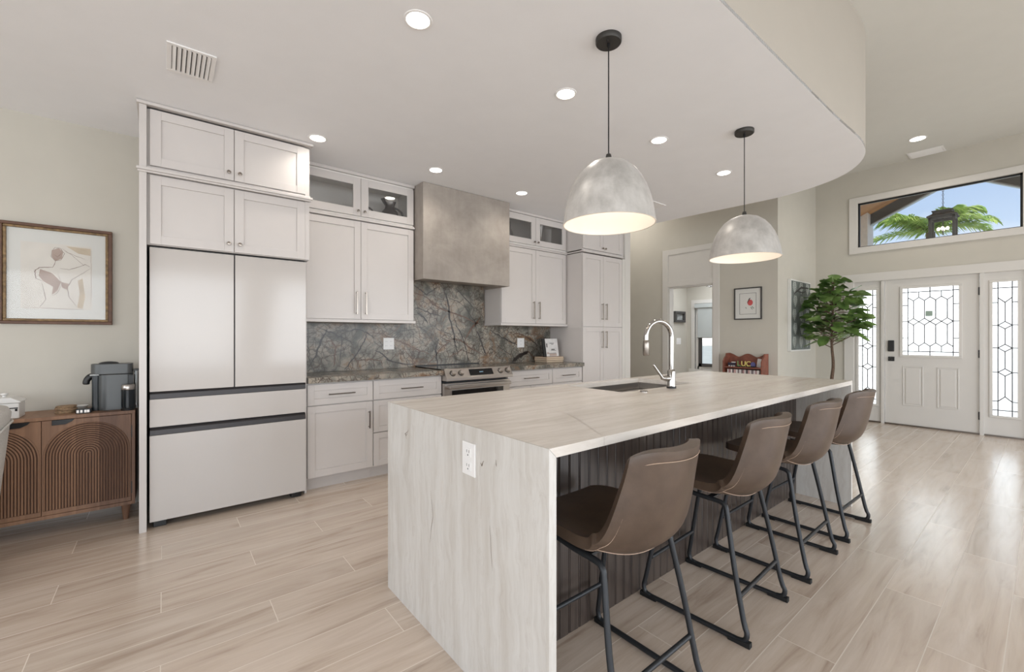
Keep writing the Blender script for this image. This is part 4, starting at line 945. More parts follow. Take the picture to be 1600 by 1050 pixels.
G().box(-.445, -.375, 3.955, 4.015, T, T + .026).build('box_body', M['blackmetal'], cb, .002)
g = G()
for x in (-.441, -.424, -.405, -.392): g.box(x, x + .011, 3.9538, 3.9555, T + .004, T + .022)
g.build('silver_label', M['steel'], cb)
g = G().lathe([(.035, 0), (.048, .022), (.046, .022), (.034, .003), (0, .003)], (-.455, 4.185, T + .004), 24, cap=False); g.lathe([(0, 0), (.032, 0), (.034, .004)], (-.455, 4.185, T), 24)
tag(g.build('small_bowl', M['ceramic'], smooth=40), 'small white bowl behind the capsule box on the sideboard', 'bowl')
# white lidded canister at the frame's left edge
cx, cy = -.765, 4.03
cn = thing('canister', 'white lidded ceramic canister on the sideboard behind the armchair', 'canister', (cx, cy, T))
G().box(cx - .075, cx + .075, cy - .075, cy + .075, T, T + .095).build('body', M['ceramic'], cn, .006)
g = G(); g.prism([(cx - .082, T + .096), (cx + .082, T + .096), (cx + .082, T + .104), (cx + .04, T + .130), (cx - .04, T + .130), (cx - .082, T + .104)], cy - .08, cy + .08, 'y'); g.build('lid', M['ceramic'], cn, .004)
G().lathe([(.010, 0), (.008, .008), (.017, .016), (.014, .024), (0, .026)], (cx, cy, T + .129), 18).build('lid_knob', M['ceramic'], cn, smooth=50)
G().box(cx + .035, cx + .070, cy - .077, cy - .0745, T + .062, T + .068).box(cx + .058, cx + .068, cy - .077, cy - .0745, T + .046, T + .060).build('black_print', M['black'], cn)
# armchair edge
ac = thing('armchair', 'pale grey boucle barrel armchair at the left edge of the picture', 'armchair', (-1.0, 3.345, 0))
ax, ay = -1.022, 3.36
prof = [(.26, .10), (.325, .13), (.345, .22), (.372, .50), (.398, .78), (.404, .845), (.392, .872), (.36, .88), (.33, .85), (.32, .50), (.0, .46)]
g = G().lathe(prof, (ax, ay, 0), 56, cap=False)
for v in g.b.verts:   # tall rounded back, low arms and front
    k = max(0, (v.co.z - .52) / .39); c = ((v.co.x - ax) * .85 + (v.co.y - ay) * -.5) / .41
    v.co.z -= k * .34 * max(0, min(1, .15 - c * .9)) ** 1.3
g.build('shell', M['fabric'], ac, smooth=70)
G().tube([(ax + .405 * math.cos(t), ay + .405 * math.sin(t), z) for t, z in [(-1.3 + i * .06, .80 - .36 * (max(0, 22 - i) / 22) ** 1.6) for i in range(30)]], .006, 8).build('piping', M['fabric'], ac, smooth=60)
G().lathe([(0, 0), (.22, 0), (.22, .02), (.03, .05), (.03, .13), (0, .13)], (ax, ay, 0), 32).build('swivel_base', M['blackmetal'], ac, smooth=40)
# framed sketch on the back wall
pf = thing('framed_picture', 'large framed sepia figure sketch in gold-brown frame over the sideboard', 'picture', (-.575, WY, 1.668))
FX0, FX1, FZ0, FZ1 = -.840, -.293, 1.328, 2.003
def pic_frame(parent, x0, x1, z0, z1, y, w, d, mats, name='frame'):
    g = G(); g.box(x0, x1, y - d, y, z0, z0 + w).box(x0, x1, y - d, y, z1 - w, z1).box(x0, x0 + w, y - d, y, z0 + w, z1 - w).box(x1 - w, x1, y - d, y, z0 + w, z1 - w); return g.build(name, mats, parent, .003)
pic_frame(pf, FX0, FX1, FZ0, FZ1, WY - .001, .020, .030, M['walnut_frame'])
pic_frame(pf, FX0 + .020, FX1 - .020, FZ0 + .020, FZ1 - .020, WY - .001, .016, .024, M['gold'], 'inner_moulding')
G().box(FX0 + .034, FX1 - .034, WY - .012, WY - .002, FZ0 + .034, FZ1 - .034).build('mat_board', M['mat_board'], pf)
ax0, ax1, az0, az1 = -.742, -.400, 1.432, 1.880
G().box(ax0, ax1, WY - .013, WY - .0121, az0, az1).build('sketch_paper', M['paper'], pf)
def A(u, v): return (ax0 + u * (ax1 - ax0), WY - .0131, az1 - v * (az1 - az0))
g = G(); g.poly([A(.62, .02), A(.98, .03), A(.98, .14), A(.8, .12)]); g.poly([A(.79, .55), A(.86, .5), A(.9, .8), A(.86, .98), A(.78, .97), A(.82, .75)]); g.build('ochre_wash', M['wash'], pf, recalc=False)
g = G(); g.poly([A(.26, .40), A(.42, .45), A(.55, .58), A(.5, .72), A(.42, .78), A(.44, .66), A(.3, .58), A(.24, .5)]); g.poly([A(.42, .1), A(.52, .06), A(.58, .12), A(.56, .22), A(.47, .26), A(.42, .2)]); g.poly([A(.55, .58), A(.66, .6), A(.64, .7), A(.56, .66)]); g.build('rust_wash', M['rust'], pf, recalc=False)
g = G()
for w, pts in ((.004, [(.48, .24), (.44, .36), (.25, .38), (.19, .43), (.20, .54), (.30, .59)]), (.003, [(.54, .37), (.66, .38), (.78, .34), (.9, .28), (.98, .32)]), (.003, [(.98, .34), (.84, .44), (.70, .54), (.64, .66), (.66, .8), (.78, .97)]), (.003, [(.28, .6), (.32, .76), (.34, .86), (.25, .98)]), (.0025, [(.42, .12), (.46, .06), (.54, .06), (.6, .14), (.55, .24), (.47, .26), (.41, .2), (.42, .12)]), (.002, [(.44, .15), (.5, .2), (.56, .13)]), (.002, [(.56, .06), (.7, .15), (.88, .3)]), (.002, [(.6, .1), (.76, .16), (.9, .2)]), (.002, [(.5, .45), (.56, .6), (.5, .75), (.42, .8)]), (.002, [(.02, .99), (.3, .985), (.6, 1.0), (.97, .99)]), (.0015, [(.985, .05), (.99, .5), (.985, .98)])):
    g.ribbon([A(*p) for p in pts], w, (0, -1, 0), .0002, wob=.0015)
g.build('sketch_lines', M['ink'], pf, recalc=False)
G().box(FX0 + .034, FX1 - .034, WY - .0175, WY - .016, FZ0 + .034, FZ1 - .034).build('glazing', M['glazing'], pf)

# ================================================================== ISLAND
IX0, IX1, IY0, IY1, IT = .868, 3.94, .908, 2.062, .920
th = .030
il = thing('kitchen_island', 'long greige quartzite waterfall island with dark beadboard panel', 'kitchen island', (2.4, 1.5, 0))
KX0, KX1, KY0, KY1 = 2.075, 2.865, 1.555, 1.995   # sink opening
g = G(); e = .0006
for a, b in ((IY0, KY0), (KY1, IY1)):
    g.prism([(IX0 + e, IT), (IX0 + th + e, IT - th), (IX1 - th - e, IT - th), (IX1 - e, IT)], a, b, 'y')
g.prism([(IX0 + e, IT), (IX0 + th + e, IT - th), (KX0, IT - th), (KX0, IT)], KY0, KY1, 'y').prism([(KX1, IT), (KX1, IT - th), (IX1 - th - e, IT - th), (IX1 - e, IT)], KY0, KY1, 'y')
bmesh.ops.remove_doubles(g.b, verts=g.b.verts[:], dist=.0002)
top = g.build('countertop', M['quartz_top'], il)
g = G().ribbon([(1.115, IY0, IT - .001), (1.115, IY0, IT - .029)], .0022, (0, -1, 0), .0003, False)
g.ribbon([(1.115, IY0, IT), (1.30, 1.22, IT), (1.36, 1.40, IT), (1.35, 1.52, IT)], .004, (0, 0, 1), .0002, wob=.002); g.build('seam', M['seam'], top, recalc=False)
for x0, x1, lab in ((IX0, IX0 + th, 'near'), (IX1 - th, IX1, 'far')):
    pts = [(x0, 0), (x1, 0), (x1, IT - th - e), (x0, IT - e)] if lab == 'near' else [(x0, 0), (x1, 0), (x1, IT - e), (x0, IT - th - e)]
    ep = G().prism(pts, IY0, IY1, 'y').build('waterfall_panel', M['quartz_side'], il)
    if lab == 'near':
        g = G()
        for w, pp in ((.004, [(1.84, .802), (1.855, .79), (1.865, .80), (1.85, .775)]), (.003, [(1.872, .79), (1.838, .81), (1.832, .82)]), (.005, [(1.255, .80), (1.248, .792), (1.235, .812)]), (.004, [(1.165, .83), (1.162, .81)]), (.0025, [(1.62, .60), (1.60, .5), (1.63, .38)]), (.002, [(1.20, .6), (1.185, .45)])):
            g.ribbon([(IX0, y, z) for y, z in pp], w, (-1, 0, 0), .0003, wob=.002)
        g.build('dark_fleck', M['quartz_vein'], ep, recalc=False)
BP = 1.262
G().box(IX0 + th, KX0 - .02, BP + .014, IY1 - .03, .09, IT - th - .001).box(KX1 + .02, IX1 - th, BP + .014, IY1 - .03, .09, IT - th - .001).box(KX0 - .02, KX1 + .02, BP + .014, IY1 - .03, .09, .64).box(KX0 - .02, KX1 + .02, BP + .014, KY0 - .02, .64, IT - th - .001).box(IX0 + th, IX1 - th, BP + .02, IY1 - .10, 0, .09).build('cabinet_body', M['cab'], il)
# beadboard: boards with real v-grooves and beads
g = G(); n = int((IX1 - IX0 - 2 * th) / .0615); xs = []
x = IX0 + th; zt = IT - th - .001
prof = [(x, BP + .014), (x, BP)]
while x + .0615 < IX1 - th:
    a = x + .0615; prof += [(a - .010, BP), (a - .008, BP + .005), (a - .006, BP + .005), (a - .0045, BP + .001), (a - .001, BP), (a + .0005, BP + .005), (a + .002, BP + .005), (a + .003, BP)]; x = a
prof += [(IX1 - th, BP), (IX1 - th, BP + .014)]
g.prism(prof, .0, zt, 'z'); g.build('beadboard', M['bead'], il)
# outlet on the end panel
o = thing('wall_outlet', 'white duplex outlet on the end panel of the quartzite island', 'outlet', (IX0, 1.325, .80))
G().box(IX0 - .006, IX0, 1.283, 1.366, .741, .860).build('cover_plate', M['white_plastic'], o, .002)
g = G()
for z in (.775, .825): g.box(IX0 - .0085, IX0 - .006, 1.306, 1.343, z - .016, z + .016)
g.build('socket_face', M['white_plastic'], o, .001)
g = G()
for z in (.775, .825):
    for y in (1.316, 1.331): g.box(IX0 - .009, IX0 - .0084, y - .001, y + .001, z - .001, z + .009)
    g.box(IX0 - .009, IX0 - .0084, 1.3215, 1.3265, z - .012, z - .007)
g.build('socket_slot', M['outlet_slot'], o)
# sink
sk = thing('sink', 'stainless undermount sink set in the island top', 'sink', (2.47, 1.775, .7))
zt = IT - th - .0012; t = .002; zb = .66
def bowl(x0, x1, y0, y1):
    g = G(); g.box(x0 - t, x0, y0 - t, y1 + t, zb, zt).box(x1, x1 + t, y0 - t, y1 + t, zb, zt).box(x0, x1, y0 - t, y0, zb, zt).box(x0, x1, y1, y1 + t, zb, zt).box(x0, x1, y0, y1, zb - t, zb); return g
bowl(KX0 - .004, KX1 + .004, KY0 - .004, KY1 + .004).build('basin', M['steel'], sk)
G().lathe([(.045, 0), (.04, .003), (.02, .001), (0, .001)], (2.47, 1.85, zb), 24, cap=False).build('drain', M['chrome'], sk, smooth=50)
G().box(KX0 + .01, KX1 - .01, 1.935, 1.985, zb + .17, zb + .18).build('sink_ledge', M['steel'], sk, .002)
# faucet
fx_, fy_ = 2.48, 1.487
T2 = IT + .0004
fc = thing('faucet', 'chrome gooseneck pull-down faucet with side lever on the island', 'faucet', (fx_, fy_, T2))
G().lathe([(.029, 0), (.029, .012), (.0, .012)], (fx_, fy_, T2), 32).build('base_ring', M['black'], fc, smooth=40)
G().lathe([(.026, .012), (.0245, .018), (.0245, .105), (.022, .112), (.0165, .118), (.0, .118)], (fx_, fy_, T2), 32, cap=False).build('valve_body', M['chrome'], fc, smooth=40)
# spout plane: leans toward the sink, to the viewer's left
dx, dy = -.94, .34
r = .094; zc = T2 + .322
pts = [(fx_, fy_, T2 + .10), (fx_, fy_, T2 + .2), (fx_, fy_, zc)] + [(fx_ + dx * (r - r * math.cos(a)), fy_ + dy * (r - r * math.cos(a)), zc + r * 1.02 * math.sin(a)) for a in [PI * i / 16 for i in range(1, 17)]]
ex = Vector(pts[-1]); G().tube(pts + [ex + Vector((0, 0, -.02))], .0155, 20).build('spout', M['chrome'], fc, smooth=60)
G().lathe([(.0155, 0), (.018, -.006), (.0195, -.03), (.0195, -.088), (.017, -.094), (0, -.094)], ex + Vector((0, 0, -.022)), 28, cap=False).build('spray_head', M['nickel'], fc, smooth=40)
hb = Vector((fx_, fy_, T2 + .062)); hv = Vector((-.90, .38, 0))
G().tube([hb + hv * .0, hb + hv * .048, hb + hv * .068 + Vector((0, 0, .004)), hb + hv * .075 + Vector((0, 0, .016)), hb + hv * .135 + Vector((0, 0, .088))], [.020, .018, .012, .0085, .0075], 16).build('lever_handle', M['chrome'], fc, .002, smooth=50)
ab = thing('air_switch', 'small chrome button on the island beside the sink', 'sink button', (2.19, 1.49, T2))
G().lathe([(.023, 0), (.023, .003), (.020, .006), (.015, .006), (.014, .004), (.011, .006), (0, .006)], (2.19, 1.49, T2), 28).build('ring', M['chrome'], ab, smooth=40)

# ================================================================== STOOLS
def stool_proto():
    r = thing('counter_stool', 'x', 'stool', (0, 0, 0), 'leather counter stools')
    # shell: rows from seat front to back top. local +y = front
    NV, NU = 60, 36
    cen = catmull([(0, .222, .598), (0, .12, .592), (0, .0, .576), (0, -.09, .560), (0, -.160, .567), (0, -.213, .612), (0, -.243, .69), (0, -.267, .80), (0, -.287, .905)], 5)
    def at(v):
        f = v * (len(cen) - 1); i = min(int(f), len(cen) - 2); p = cen[i].lerp(cen[i + 1], f - i)
        a_, b_ = cen[max(0, i - 1)], cen[min(len(cen) - 1, i + 2)]; return p, (b_ - a_).normalized()
    HWT = catmull([(0, .150, 0), (.03, .185, 0), (.10, .208, 0), (.25, .226, 0), (.45, .234, 0), (.60, .232, 0), (.75, .212, 0), (.88, .188, 0), (.95, .180, 0), (.985, .176, 0), (1, .170, 0)], 6)
    CUT = catmull([(0, .004, 0), (.2, .016, 0), (.38, .045, 0), (.52, .078, 0), (.66, .084, 0), (.85, .078, 0), (1, .074, 0)], 6)
    def look(tab, v):
        for a, b in zip(tab, tab[1:]):
            if v <= b.x: k = (v - a.x) / max(1e-6, b.x - a.x); return a.y + (b.y - a.y) * k
        return tab[-1].y
    def surf(u, v):
        p, tg = at(v); n = Vector((0, tg.z, -tg.y))
        k = min(1, max(0, (v - .30) / .45)); k = k * k * (3 - 2 * k)
        dr_ = Vector((0, math.sin(k * PI / 2), math.cos(k * PI / 2)))
        q = p + Vector((u * look(HWT, v), 0, 0)) + dr_ * look(CUT, v) * abs(u) ** 2.2
        e = max(0, (v - .60) / .40); q -= tg * (.030 * abs(u) ** 5 - .012 * abs(u) ** 2) * e * e
        return q, n
    g = G(); grid = []
    for j in range(NV + 1):
        grid.append([g.b.verts.new(surf(-1 + 2 * i / NU, j / NV)[0]) for i in range(NU + 1)])
    for j in range(NV):
        for i in range(NU): g._f([grid[j][i], grid[j][i + 1], grid[j + 1][i + 1], grid[j + 1][i]])
    o = g.build('seat_shell', M['leather'], r, smooth=80, recalc=False)
    m = o.modifiers.new('thick', 'SOLIDIFY'); m.thickness = .034; m.offset = 0; m.use_even_offset = False
    b = o.modifiers.new('round', 'BEVEL'); b.width = .013; b.segments = 4; b.limit_method = 'ANGLE'; b.angle_limit = math.radians(50)
    # stitching: rim seam on the outside of the shell and the seat/back cross seam
    g = G(); off = .0200
    def outer(u, v): q, n = surf(u, v); return q - n * off
    for u in (-.93, .93): g.tube([outer(u, v / 40) for v in range(3, 39)], .0011, 5)
    g.tube([outer(-.93 + 1.86 * i / 30, .965) for i in range(31)], .0011, 5)
    g.tube([outer(-.99 + 1.98 * i / 30, .47 + .04 * (1 - (abs(-1 + i / 15)) ** 2)) for i in range(31)], .0012, 5)
    g.build('stitching', M['thread'], o)
    # underframe
    rr = .0105; zt = .556; parts = []
    for s in (-1, 1):
        xt, xb = .182 * s, .228 * s
        path = [(xt, .10, zt - .004), (xt, .0, zt - .016), (xt, -.085, zt - .02), (xt + .004 * s, -.118, zt - .03), (xt + .008 * s, -.130, zt - .07), (xt + .03 * s, -.165, .30), (xb - .006 * s, -.206, .095), (xb - .001 * s, -.221, .052), (xb, -.213, .022), (xb, -.186, rr + .003), (xb, -.155, rr + .002),
                (xb, .175, rr + .002), (xb, .208, rr + .003), (xb, .236, .022), (xb - .001 * s, .244, .052), (xb - .006 * s, .235, .095), (xt + .02 * s, .185, .36), (xt + .004 * s, .152, zt - .06), (xt, .140, zt - .02), (xt, .125, zt - .006)]
        G().tube(catmull(path, 3), rr, 10, closed=False).build('side_frame', M['blackmetal'], r, smooth=60)
    G().cyl((-.207, -.187, .180), (.207, -.187, .180), .009, 10).build('rear_stretcher', M['blackmetal'], r, smooth=60)
    G().cyl((-.206, .216, .185), (.206, .216, .185), .009, 10).build('foot_rest', M['blackmetal'], r, smooth=60)
    G().box(-.185, .185, .055, .080, zt - .012, zt - .004).box(-.185, .185, -.06, -.035, zt - .022, zt - .014).build('seat_bracket', M['blackmetal'], r)
    for s in (-1, 1):
        for y0, y1, d in ((-.236, -.150, -1), (.175, .258, 1)):
            G().prism([(y0, .0), (y1, .0), (y1, .014 if d < 0 else .022), (y0, .022 if d < 0 else .014)], .228 * s - .013, .228 * s + .013, 'x').build('foot_pad', M['pad'], r, .002)
    return r
proto = stool_proto()
lab = ['brown leather counter stool nearest the viewer, beside the waterfall end panel', 'second brown leather counter stool from the viewer along the island', 'third brown leather counter stool from the viewer along the island', 'brown leather counter stool farthest from the viewer, nearest the front door']
for i, (x, y, a) in enumerate(((1.248, .990, 0), (2.040, .992, 2.5), (2.762, .990, .8), (3.450, .985, -1))):
    o = proto if i == 0 else copytree(proto)
    o.location = (x, y, 0); o.rotation_euler = (0, 0, math.radians(a)); o['label'] = lab[i]

# ================================================================== CEILING FIXTURES
def pendant(label, x, y, r, z0, zt):
    t = thing('pendant_light', label, 'pendant light', (x, y, CZ), 'dome pendants over the island')
    H_ = zt - z0
    pr = [(1.0, 0), (.985, .06), (.975, .12), (.945, .25), (.895, .40), (.82, .55), (.71, .70), (.57, .83), (.40, .93), (.20, .985), (.03, 1.0)]
    g = G().lathe([(r * a, H_ * h) for a, h in pr], (x, y, z0), 64, cap=False); g.build('shade', M['dome'], t, smooth=70)
    g = G().lathe([((r - .006) * a, (H_ - .006) * h) for a, h in pr], (x, y, z0), 64, cap=False)
    g.lathe([(r, 0), (r - .003, -.002), (r - .006, 0)], (x, y, z0), 64, cap=False); g.build('shade_lining', M['dome_in'], t, smooth=70)
    G().lathe([(.014, 0), (.016, .01), (.012, .03), (.006, .034)], (x, y, zt - .003), 20).build('cap', M['canopy'], t, smooth=40)
    G().cyl((x, y, zt + .025), (x, y, CZ - .028), .0032, 8).build('cord', M['black'], t)
    G().lathe([(.0, -.027), (.060, -.027), (.064, -.022), (.064, -.0005), (0, -.0005)], (x, y, CZ), 40).build('canopy', M['canopy'], t, smooth=40)
    g = G().lathe([(.008, -.045), (.008, -.027)], (x, y, CZ), 16)
    for a in (.5, .5 + PI): g.ball((x + .03 * math.cos(a), y + .03 * math.sin(a), CZ - .028), .005, (1, 1, .8), 10)
    g.build('canopy_screw', M['black'], t)
    g = G().lathe([(.018, 0), (.018, -.07), (.013, -.075)], (x, y, zt - .02), 20); g.build('socket', M['white_plastic'], t)
    G().ball((x, y, zt - .14), .034, (1, 1, 1.15), 20).build('bulb', M['bulb'], t, smooth=60)
    l = light('pendant_bulb_light', 'POINT', (x, y, zt - .20), (0, 0, 0), 1.2, (1, .92, .84), shadow_soft_size=.05)
pendant('mottled grey dome pendant nearest the viewer over the island', 1.738, 1.387, .228, 1.806, 2.130)
pendant('mottled grey dome pendant farther from the viewer, nearer the hall doorway', 3.287, 1.391, .236, 1.812, 2.122)
def downlight(label, x, y, z, r=.052, e=9, col=(1, .93, .84), grp='recessed ceiling lights'):
    t = thing('recessed_light', label, 'recessed light', (x, y, z), grp)
    G().lathe([(r, -.0015), (r + .004, -.005), (r + .013, -.004), (r + .016, -.0004), (r, -.0004)], (x, y, z), 36, cap=False).build('trim_ring', M['white_plastic'], t, smooth=40)
    G().lathe([(0, -.0032), (r, -.0032), (r, -.001), (0, -.001)], (x, y, z), 36, cap=False).build('lens', M['lens'], t)
    light('downlight', 'AREA', (x, y, z - .02), (0, 0, 0), e, col, .10, shape='DISK') if False else light('downlight', 'SPOT', (x, y, z - .012), (0, 0, 0), e, col, spot_size=math.radians(150), spot_blend=.8, shadow_soft_size=.05)
names = {(.935, 1.870): 'recessed light closest to the viewer, top centre of the kitchen ceiling', (1.930, 1.870): 'recessed light just left of the nearer pendant cord', (2.940, 1.866): 'recessed light between the two pendant cords', (3.990, 1.868): 'recessed light just left of the farther pendant cord',
         (.905, 3.463): 'recessed light in front of the tall refrigerator cabinets', (1.905, 3.460): 'recessed light above the left front corner of the range hood', (2.910, 3.456): 'recessed light above the wall cabinets right of the hood'}
for (x, y), l in names.items(): downlight(l, x, y, CZ, e=13)
downlight('recessed light in the high entry ceiling, above the transom window', 7.24, 1.02, HZ, .07, 34)
def vent(label, x0, x1, y0, y1, z, cols=5, axis='y', tag_=None):
    t = thing('ceiling_vent', label, 'air vent', ((x0 + x1) / 2, (y0 + y1) / 2, z))
    w = .022; g = G(); g.box(x0, x1, y0, y0 + w, z - .008, z - .0004).box(x0, x1, y1 - w, y1, z - .008, z - .0004).box(x0, x0 + w, y0 + w, y1 - w, z - .008, z - .0004).box(x1 - w, x1, y0 + w, y1 - w, z - .008, z - .0004); g.build('frame', M['white_plastic'], t, .002)
    G().box(x0 + w, x1 - w, y0 + w, y1 - w, z - .0025, z - .0006).build('backing', M['vent_shade'], t)
    n = cols
    for i in range(n):
        a = x0 + w + (x1 - x0 - 2 * w) * (i + .5) / n; hw_ = (x1 - x0 - 2 * w) / n * .40
        G().box(a - hw_, a + hw_, y0 + w, y1 - w, z - .0075, z - .0065, Matrix.Rotation(.35, 3, 'Y')).build('louvre', M['white_plastic'], t)
vent('white louvred ceiling vent near the refrigerator at upper left', .010, .222, 2.79, 3.09, CZ, 8)
vent('small white ceiling vent behind the nearer pendant shade', 4.20, 4.46, 2.74, 2.92, CZ, 6)
vent('white vent in the high entry ceiling above the front door', 7.73, 7.99, .85, 1.20, HZ, 6)

# ================================================================== HALL ITEMS
def rot_pic(name, label, x, y0, y1, z0, z1):
    return thing(name, label, 'picture', (x, (y0 + y1) / 2, (z0 + z1) / 2))
p = rot_pic('framed_picture', 'black-framed pomegranate drawing on the hall wall beside the doorway', HX, 2.512, 2.888, 1.482, 1.938)
fa_, d_ = HX - .001, .022; y0, y1, z0, z1, w = 2.512, 2.888, 1.482, 1.938, .016
g = G(); g.box(fa_ - d_, fa_, y0, y1, z0, z0 + w).box(fa_ - d_, fa_, y0, y1, z1 - w, z1).box(fa_ - d_, fa_, y0, y0 + w, z0 + w, z1 - w).box(fa_ - d_, fa_, y1 - w, y1, z0 + w, z1 - w); g.build('frame', M['charcoal'], p, .002)
G().box(fa_ - .008, fa_, y0 + w, y1 - w, z0 + w, z1 - w).build('mat_board', M['mat_board'], p)
g = G(); a, b, c, d = y0 + .075, y1 - .075, z0 + .075, z1 - .08; g.box(fa_ - .009, fa_ - .0078, a, b, c, c + .004).box(fa_ - .009, fa_ - .0078, a, b, d - .004, d).box(fa_ - .009, fa_ - .0078, a, a + .004, c, d).box(fa_ - .009, fa_ - .0078, b - .004, b, c, d); g.build('inner_line', M['charcoal'], p)
cy, cz = 2.668, 1.722
def disc(g, cy, cz, ry, rz, x, a0=0, n=20): g.poly([(x, cy + ry * math.cos(a0 + 2 * PI * i / n), cz + rz * math.sin(a0 + 2 * PI * i / n)) for i in range(n)])
g = G(); disc(g, cy, cz, .036, .042, fa_ - .0086); g.build('fruit', M['red'], p, recalc=False)
g = G(); g.poly([(fa_ - .0088, cy + .034, cz + .02), (fa_ - .0088, cy + .006, cz + .046), (fa_ - .0088, cy - .008, cz + .07), (fa_ - .0088, cy + .016, cz + .06), (fa_ - .0088, cy + .042, cz - .01)]); g.build('fruit_shading', M['charcoal'], p, recalc=False)
g = G()
for yy, zz in ((.05, -.085), (-.02, -.085), (-.035, -.075), (-.05, -.09), (-.03, -.10)): g.ribbon([(fa_ - .0085, cy + yy, cz + zz), (fa_ - .0085, cy + yy + .012, cz + zz + .024)], .008, (-1, 0, 0), .0002)
g.build('leaf_sketch', M['green'], p, recalc=False)
# leaf canvas on the entry side wall
cvs = thing('canvas_print', 'tall grey tropical-leaf canvas on the entry wall beside the fig tree', 'picture', (7.25, 2.315, 1.54))
cx0, cx1, cz0, cz1, cyf = 6.84, 7.64, 1.03, 2.05, 2.272
G().box(cx0, cx1, cyf, 2.314, cz0, cz1).build('canvas', M['mat_board'], cvs, .002)
M['canvas_dark'] = plain('canvas_dark_green_grey', (104, 110, 106), .8, var=.22, nscale=9)
G().box(cx0 + .02, cx1 - .02, cyf - .001, cyf, cz0 + .02, cz1 - .02).build('print_ground', M['canvas_dark'], cvs)
g = G()
for r_ in range(5):
    for c in range(3):
        bx = cx0 + .14 + c * .26 + (r_ % 2) * .03; bz = cz0 + .05 + r_ * .195; n = 7
        for k in range(n):
            f = k / (n - 1); zz = bz + .14 * f; L = .075 * math.sin(PI * (.25 + .7 * (1 - f)))
            for s_ in (-1, 1): g.ribbon([(bx, cyf - .0011, zz), (bx + s_ * L * .6, cyf - .0011, zz + .015), (bx + s_ * L, cyf - .0011, zz - .005)], .014, (0, -1, 0), .0002)
        g.ribbon([(bx, cyf - .0011, bz), (bx, cyf - .0011, bz + .155)], .006, (0, -1, 0), .0003)
M['leaf_print'] = plain('leaf_print_pale', (186, 190, 184), .8, var=.1)
g.build('printed_leaves', M['leaf_print'], cvs, recalc=False)
g = G(); g.ribbon([(cx0 + .12, cyf - .0012, cz1 - .2), (cx0 + .4, cyf - .0012, cz1 - .10), (cx1 - .1, cyf - .0012, cz1 - .09)], .03, (0, -1, 0), .0004); g.ribbon([(cx0 + .2, cyf - .0012, cz1 - .16), (cx0 + .45, cyf - .0012, cz1 - .17), (cx1 - .2, cyf - .0012, cz1 - .14)], .018, (0, -1, 0), .0004); g.build('printed_branch', M['charcoal'], cvs, recalc=False)
# small picture + switch in the far room
fp = thing('framed_picture', 'small deep dark-framed picture in the room beyond the doorway', 'picture', (9.04, FY, 1.67))
def ypic(parent, x0, x1, z0, z1, y, w, d, m, inner): 
    g = G(); g.box(x0, x1, y - d, y, z0, z0 + w).box(x0, x1, y - d, y, z1 - w, z1).box(x0, x0 + w, y - d, y, z0 + w, z1 - w).box(x1 - w, x1, y - d, y, z0 + w, z1 - w); g.build('frame', m, parent, .002)
    G().box(x0 + w, x1 - w, y - .01, y, z0 + w, z1 - w).build('artwork', inner, parent)
ypic(fp, 8.84, 9.25, 1.555, 1.80, FY - .001, .05, .06, M['charcoal'], plain('grey_abstract_print', (150, 152, 150), .8, var=.5, nscale=14))
sw = thing('light_switch', 'white switch plate below the small picture in the far room', 'light switch', (9.04, FY, 1.13))
G().box(8.96, 9.14, FY - .006, FY - .0005, 1.06, 1.20).build('cover_plate', M['white_plastic'], sw, .002)
G().box(9.0, 9.03, FY - .012, FY - .006, 1.10, 1.16).build('rocker', M['white_plastic'], sw).copy
ch = thing('crystal_ceiling_light', 'small crystal ceiling light showing at the top of the hall doorway', 'ceiling light', (8.1, 3.95, 2.74))
g = G(); g.cyl((8.1, 3.95, 2.3), (8.1, 3.95, 2.74), .008, 8); g.build('stem', M['chrome'], ch)
g = G()
for i in range(9):
    a = i * 2 * PI / 9; g.tube(catmull([(8.1, 3.95, 2.25), (8.1 + .10 * math.cos(a), 3.95 + .10 * math.sin(a), 2.18), (8.1 + .17 * math.cos(a), 3.95 + .17 * math.sin(a), 2.24), (8.1 + .15 * math.cos(a), 3.95 + .15 * math.sin(a), 2.28)], 4), .006, 6)
g.build('arm', M['chrome'], ch, smooth=60)
g = G()
for i in range(18):
    a = i * 2 * PI / 18; g.ball((8.1 + .15 * math.cos(a), 3.95 + .15 * math.sin(a), 2.20 + .03 * (i % 3)), .014, (1, 1, 1.4), 8)
g.build('crystal_drop', M['clear_vase'], ch, smooth=60)
# small bookshelf with scalloped top
bk = thing('small_bookcase', 'small cherry-wood bookcase with scalloped top against the hall wall', 'bookcase', (6.38, 2.69, 0))
BX0, BX1, BY0, BY1 = 6.27, 6.482, 2.425, 2.955
side = [(BX0, 0), (BX1, 0), (BX1, 1.0), (BX0 + .10, 1.0), (BX0 + .085, .965), (BX0 + .03, .93), (BX0, .89)]
for y in (BY0, BY1 - .018): G().prism([(x, z) for x, z in side], y, y + .018, 'y').build('side_panel', M['cherry'], bk, .002)
sc_ = [(BY0 + .018, .62), (BY1 - .018, .62), (BY1 - .018, 1.0)] + [(BY1 - .018 - (BY1 - BY0 - .036) * i / 24, .965 + .018 * math.cos(4 * PI * i / 24) + .012 * abs(math.cos(2 * PI * i / 24))) for i in range(1, 24)] + [(BY0 + .018, 1.0)]
G().prism(sc_, BX1 - .012, BX1 - .001, 'x').box(BX1 - .012, BX1 - .001, BY0 + .018, BY1 - .018, 0, .62).build('back_panel', M['cherry'], bk)
for z in (.06, .36, .640, .812): G().box(BX0 + .004, BX1 - .013, BY0 + .0185, BY1 - .0185, z - .014, z).build('shelf', M['cherry'], bk)
